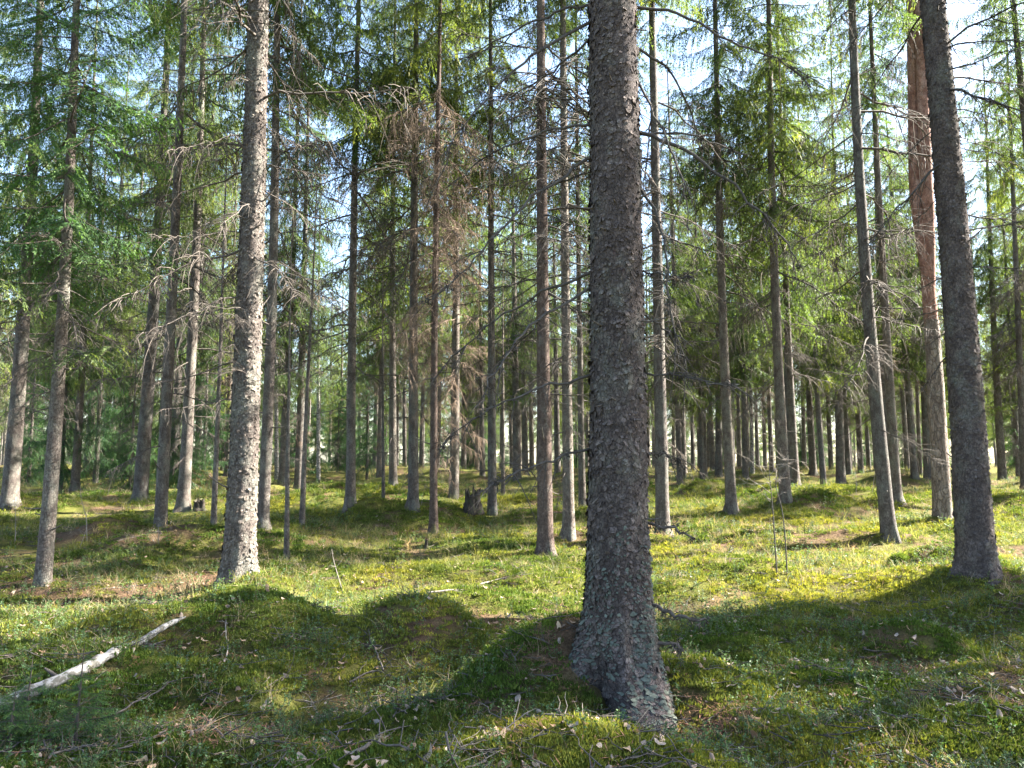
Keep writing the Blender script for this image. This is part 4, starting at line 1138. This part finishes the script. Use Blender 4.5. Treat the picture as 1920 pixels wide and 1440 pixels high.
def moss_tuft(name, seed, n=90, rad=0.06, h=0.024):
    rg = np.random.default_rng(seed); m = MB()
    a, q = rg.uniform(0, 6.28, n), rad*np.sqrt(rg.random(n))
    P = np.stack([q*np.cos(a), q*np.sin(a), np.full(n, -0.008)], -1)
    D = rg.normal(0, 0.35, (n, 3)) + np.array([0, 0, 1.0]); D /= np.linalg.norm(D, axis=1, keepdims=True)
    blades(m, P, D, h*rg.uniform(0.55, 1.2, n), 0.0028*rg.uniform(0.7, 1.4, n), rg.normal(0, 1, (n, 3)), 0, np.clip(rg.normal(0.5, 0.25, n), 0, 1))
    return m.mesh(name, M_MOSS)

def berry_sprig(name, seed, n=16, h=0.13):
    rg = np.random.default_rng(seed); m = MB()
    for s in range(3):
        d = rg.normal(0, 0.35, 2); o = rg.normal(0, 0.03, 2); hh = h*rg.uniform(0.6, 1.1)
        u = np.linspace(0, 1, 4); P = np.stack([o[0]+d[0]*hh*u, o[1]+d[1]*hh*u, hh*u-0.01], -1)
        tube(m, P, 0.0015, 3, 1, 0.5)
        k = n; uu = rg.uniform(0.25, 1, k)
        Q = np.stack([np.interp(uu, u, P[:, i]) for i in range(3)], -1)
        a = rg.uniform(0, 6.28, k); D = np.stack([np.cos(a), np.sin(a), rg.uniform(-0.1, 0.8, k)], -1); D /= np.linalg.norm(D, axis=1, keepdims=True)
        N = np.cross(D, np.cross(np.array([0, 0, 1.0]), D)) + rg.normal(0, 0.35, (k, 3)); N /= np.linalg.norm(N, axis=1, keepdims=True)
        blades(m, Q, D, rg.uniform(0.014, 0.024, k), 0.0055, N, 0, np.clip(rg.normal(0.5, 0.25, k), 0, 1))
    return m.mesh(name, [M_BERRY, M_BERRYSTEM])

def leaf_bit(name, seed):
    rg = np.random.default_rng(seed); m = MB(); k = 8
    a = np.arange(k)*2*np.pi/k; r = 0.020*rg.uniform(0.65, 1.1, k)
    V = np.stack([r*np.cos(a)*1.3, r*np.sin(a)*0.8, 0.006*np.cos(2*a)+0.008*rg.random(k)], -1); V = np.vstack([V, [[0, 0, 0.004]]])
    m.add(V, [[i, (i+1) % k, k] for i in range(k)], 0, rg.uniform(0.1, 1))
    return m.mesh(name, M_LITTER)

def twig_bit(name, seed, mat=M_DEADWOOD, L=0.22, r=0.0028):
    rg = np.random.default_rng(seed); m = MB(); u = np.linspace(0, 1, 6)
    P = np.stack([L*(u-0.5), 0*u, 0*u+0.006], -1) + np.cumsum(rg.normal(0, 0.010, (6, 3)), 0)*[1, 1, 0.7]
    tube(m, P, r*(1.1-0.7*u), 4, 0, 0.6)
    for _ in range(3):
        k = rg.integers(1, 5); d = rg.normal(0, 1, 3)*[1, 1, 0.4]; d /= np.linalg.norm(d)
        tube(m, P[k]+d*L*0.35*rg.uniform(0.3, 1)*np.linspace(0, 1, 3)[:, None], r*0.6, 3, 0, 0.6)
    return m.mesh(name, mat)

def needle_bits(name, seed):
    rg = np.random.default_rng(seed); m = MB(); n = 60
    P = np.stack([rg.normal(0, 0.06, n), rg.normal(0, 0.06, n), rg.uniform(0, 0.01, n)], -1)
    D = rg.normal(0, 1, (n, 3))*[1, 1, 0.25]; D /= np.linalg.norm(D, axis=1, keepdims=True)
    blades(m, P, D, rg.uniform(0.015, 0.05, n), 0.0016, np.tile([0, 0, 1.0], (n, 1)), 0, rg.uniform(0.2, 0.9, n))
    return m.mesh(name, M_NEEDLELIT)

def pts(N, y0, y1, wide=0.78, pad=1.2, power=1.0):
    u = rng.random(N)
    y = y0*np.exp(u*math.log(y1/y0)) if power == 1.0 else (y0**(1-power) + u*(y1**(1-power)-y0**(1-power)))**(1/(1-power))
    x = rng.uniform(-1, 1, N)*(wide*y+pad)
    return x, y

def keep_pts(x, y, prob):
    k = rng.random(len(x)) < prob
    return x[k], y[k]

def trunk_free(x, y):
    return ((x-bigb[0])**2 + (y-bigb[1])**2) > 0.30**2

mossmask = lambda x, y: fbm(x*0.6+9, y*0.6, 7, 3)
shrubmask = lambda x, y: fbm(x*0.55-20, y*0.55+4, 3, 3)
grassmask = lambda x, y: fbm(x*0.5+60, y*0.5+8, 1, 3)

# the wood far beyond, one mass
DW = src_coll('distant_sources', [CROWNS[0], CROWNS[3], YOUNG[0], YOUNG[1]])
y = rng.uniform(92, 190, 480); x = rng.uniform(-0.85, 0.85, 480)*y
scatter('distant_forest', 'wall of distant spruce wood behind all the trunks', 'forest', np.stack([x, y, ground(x, y)-0.5], -1), rng.uniform(0.85, 1.15, 480), rng.random(480), DW, 0.02, 4)

MOSS = src_coll('moss_sources', [moss_tuft('moss_tuft', i) for i in range(4)])
x, y = pts(62000, 1.9, 22)
x, y = keep_pts(x, y, np.clip(1.1 - 0.85*litter_at(x, y), 0.03, 1)*np.clip(0.10+0.75*sstep(0.42, 0.54, mossmask(x, y)) + 0.8*relief(x, y), 0, 1)*trunk_free(x, y))
z = ground(x, y)
scatter('moss', 'yellow green moss carpeting the mounds of the forest floor', 'moss', np.stack([x, y, z], -1), (0.62+0.09*y)*rng.uniform(0.7, 1.3, len(x)),
        np.clip(fbm(x*1.3, y*1.3, 9, 2)*1.7-0.30 - 0.18*relief(x, y) + rng.normal(0, 0.1, len(x)), 0, 1), MOSS, 0.25, 4)

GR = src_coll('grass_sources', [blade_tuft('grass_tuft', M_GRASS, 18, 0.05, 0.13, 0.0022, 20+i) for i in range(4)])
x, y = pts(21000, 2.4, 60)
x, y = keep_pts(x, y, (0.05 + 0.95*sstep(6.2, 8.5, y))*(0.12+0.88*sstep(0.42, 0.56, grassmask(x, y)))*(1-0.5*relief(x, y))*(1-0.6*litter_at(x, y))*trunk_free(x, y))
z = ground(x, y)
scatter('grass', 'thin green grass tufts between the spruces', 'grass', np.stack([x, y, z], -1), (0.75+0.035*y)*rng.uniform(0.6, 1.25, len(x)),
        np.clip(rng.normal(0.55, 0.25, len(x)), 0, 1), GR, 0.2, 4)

ST = src_coll('straw_sources', [blade_tuft('straw_tuft', M_STRAW, 14, 0.05, 0.14, 0.0018, 40+i, lean=0.8) for i in range(4)])
x, y = pts(15000, 2.2, 60)
x, y = keep_pts(x, y, (0.16 + 0.6*sstep(6, 9, y))*(0.15+0.85*sstep(0.42, 0.6, fbm(x*0.5-7, y*0.5+31, 2, 3)))*trunk_free(x, y))
z = ground(x, y)
scatter('dry_grass', 'straw coloured dead grass among the green tufts', 'grass', np.stack([x, y, z], -1), (0.7+0.035*y)*rng.uniform(0.6, 1.3, len(x)),
        np.clip(rng.normal(0.5, 0.25, len(x)), 0, 1), ST, 0.25, 4)

BE = src_coll('berry_sources', [berry_sprig('berry_sprig', 60+i) for i in range(4)])
x, y = pts(24000, 2.2, 40)
bil = np.exp(-(((x+0.72)/0.5)**2 + ((y-6.1)/0.5)**2))
x, y = keep_pts(x, y, np.clip(sstep(0.44, 0.62, shrubmask(x, y))*(0.35+0.65*sstep(5, 8, y)) + 0.8*bil + 0.10, 0, 1)*(1-0.6*litter_at(x, y))*trunk_free(x, y))
z = ground(x, y)
scatter('dwarf_shrubs', 'small-leaved lingonberry and bilberry shrubs covering the floor', 'shrubs', np.stack([x, y, z], -1), (0.65+0.03*y)*rng.uniform(0.6, 1.25, len(x)),
        np.clip(rng.normal(0.5, 0.25, len(x)), 0, 1), BE, 0.2, 4)

LB = src_coll('leaf_sources', [leaf_bit('leaf_bit', 80+i) for i in range(5)])
x, y = pts(4200, 2.2, 14)
z = ground(x, y)+0.022
scatter('leaf_litter', 'curled brown and grey dead leaves strewn on the moss', 'leaves', np.stack([x, y, z], -1), rng.uniform(0.5, 1.3, len(x)), rng.random(len(x)), LB, 0.4, 5)
TB = src_coll('twig_sources', [twig_bit('twig_bit', 90+i, M_DEADWOOD if i % 2 else M_DARKTWIG) for i in range(5)])
x, y = pts(4200, 2.2, 18)
z = ground(x, y)+0.02
scatter('twig_litter', 'small dead twigs littering the forest floor', 'twigs', np.stack([x, y, z], -1), rng.uniform(0.4, 1.6, len(x)), rng.random(len(x)), TB, 0.15, 5)
NB = src_coll('needle_sources', [needle_bits('needle_bits', 95+i) for i in range(3)])
x, y = pts(9000, 2.2, 16)
x, y = keep_pts(x, y, np.clip(0.04 + litter_at(x, y), 0, 1))
z = ground(x, y)+0.012
scatter('needle_litter', 'reddish brown fallen needles around the spruce feet', 'needles', np.stack([x, y, z], -1), rng.uniform(0.7, 1.5, len(x)), rng.random(len(x)), NB, 0.15, 3)
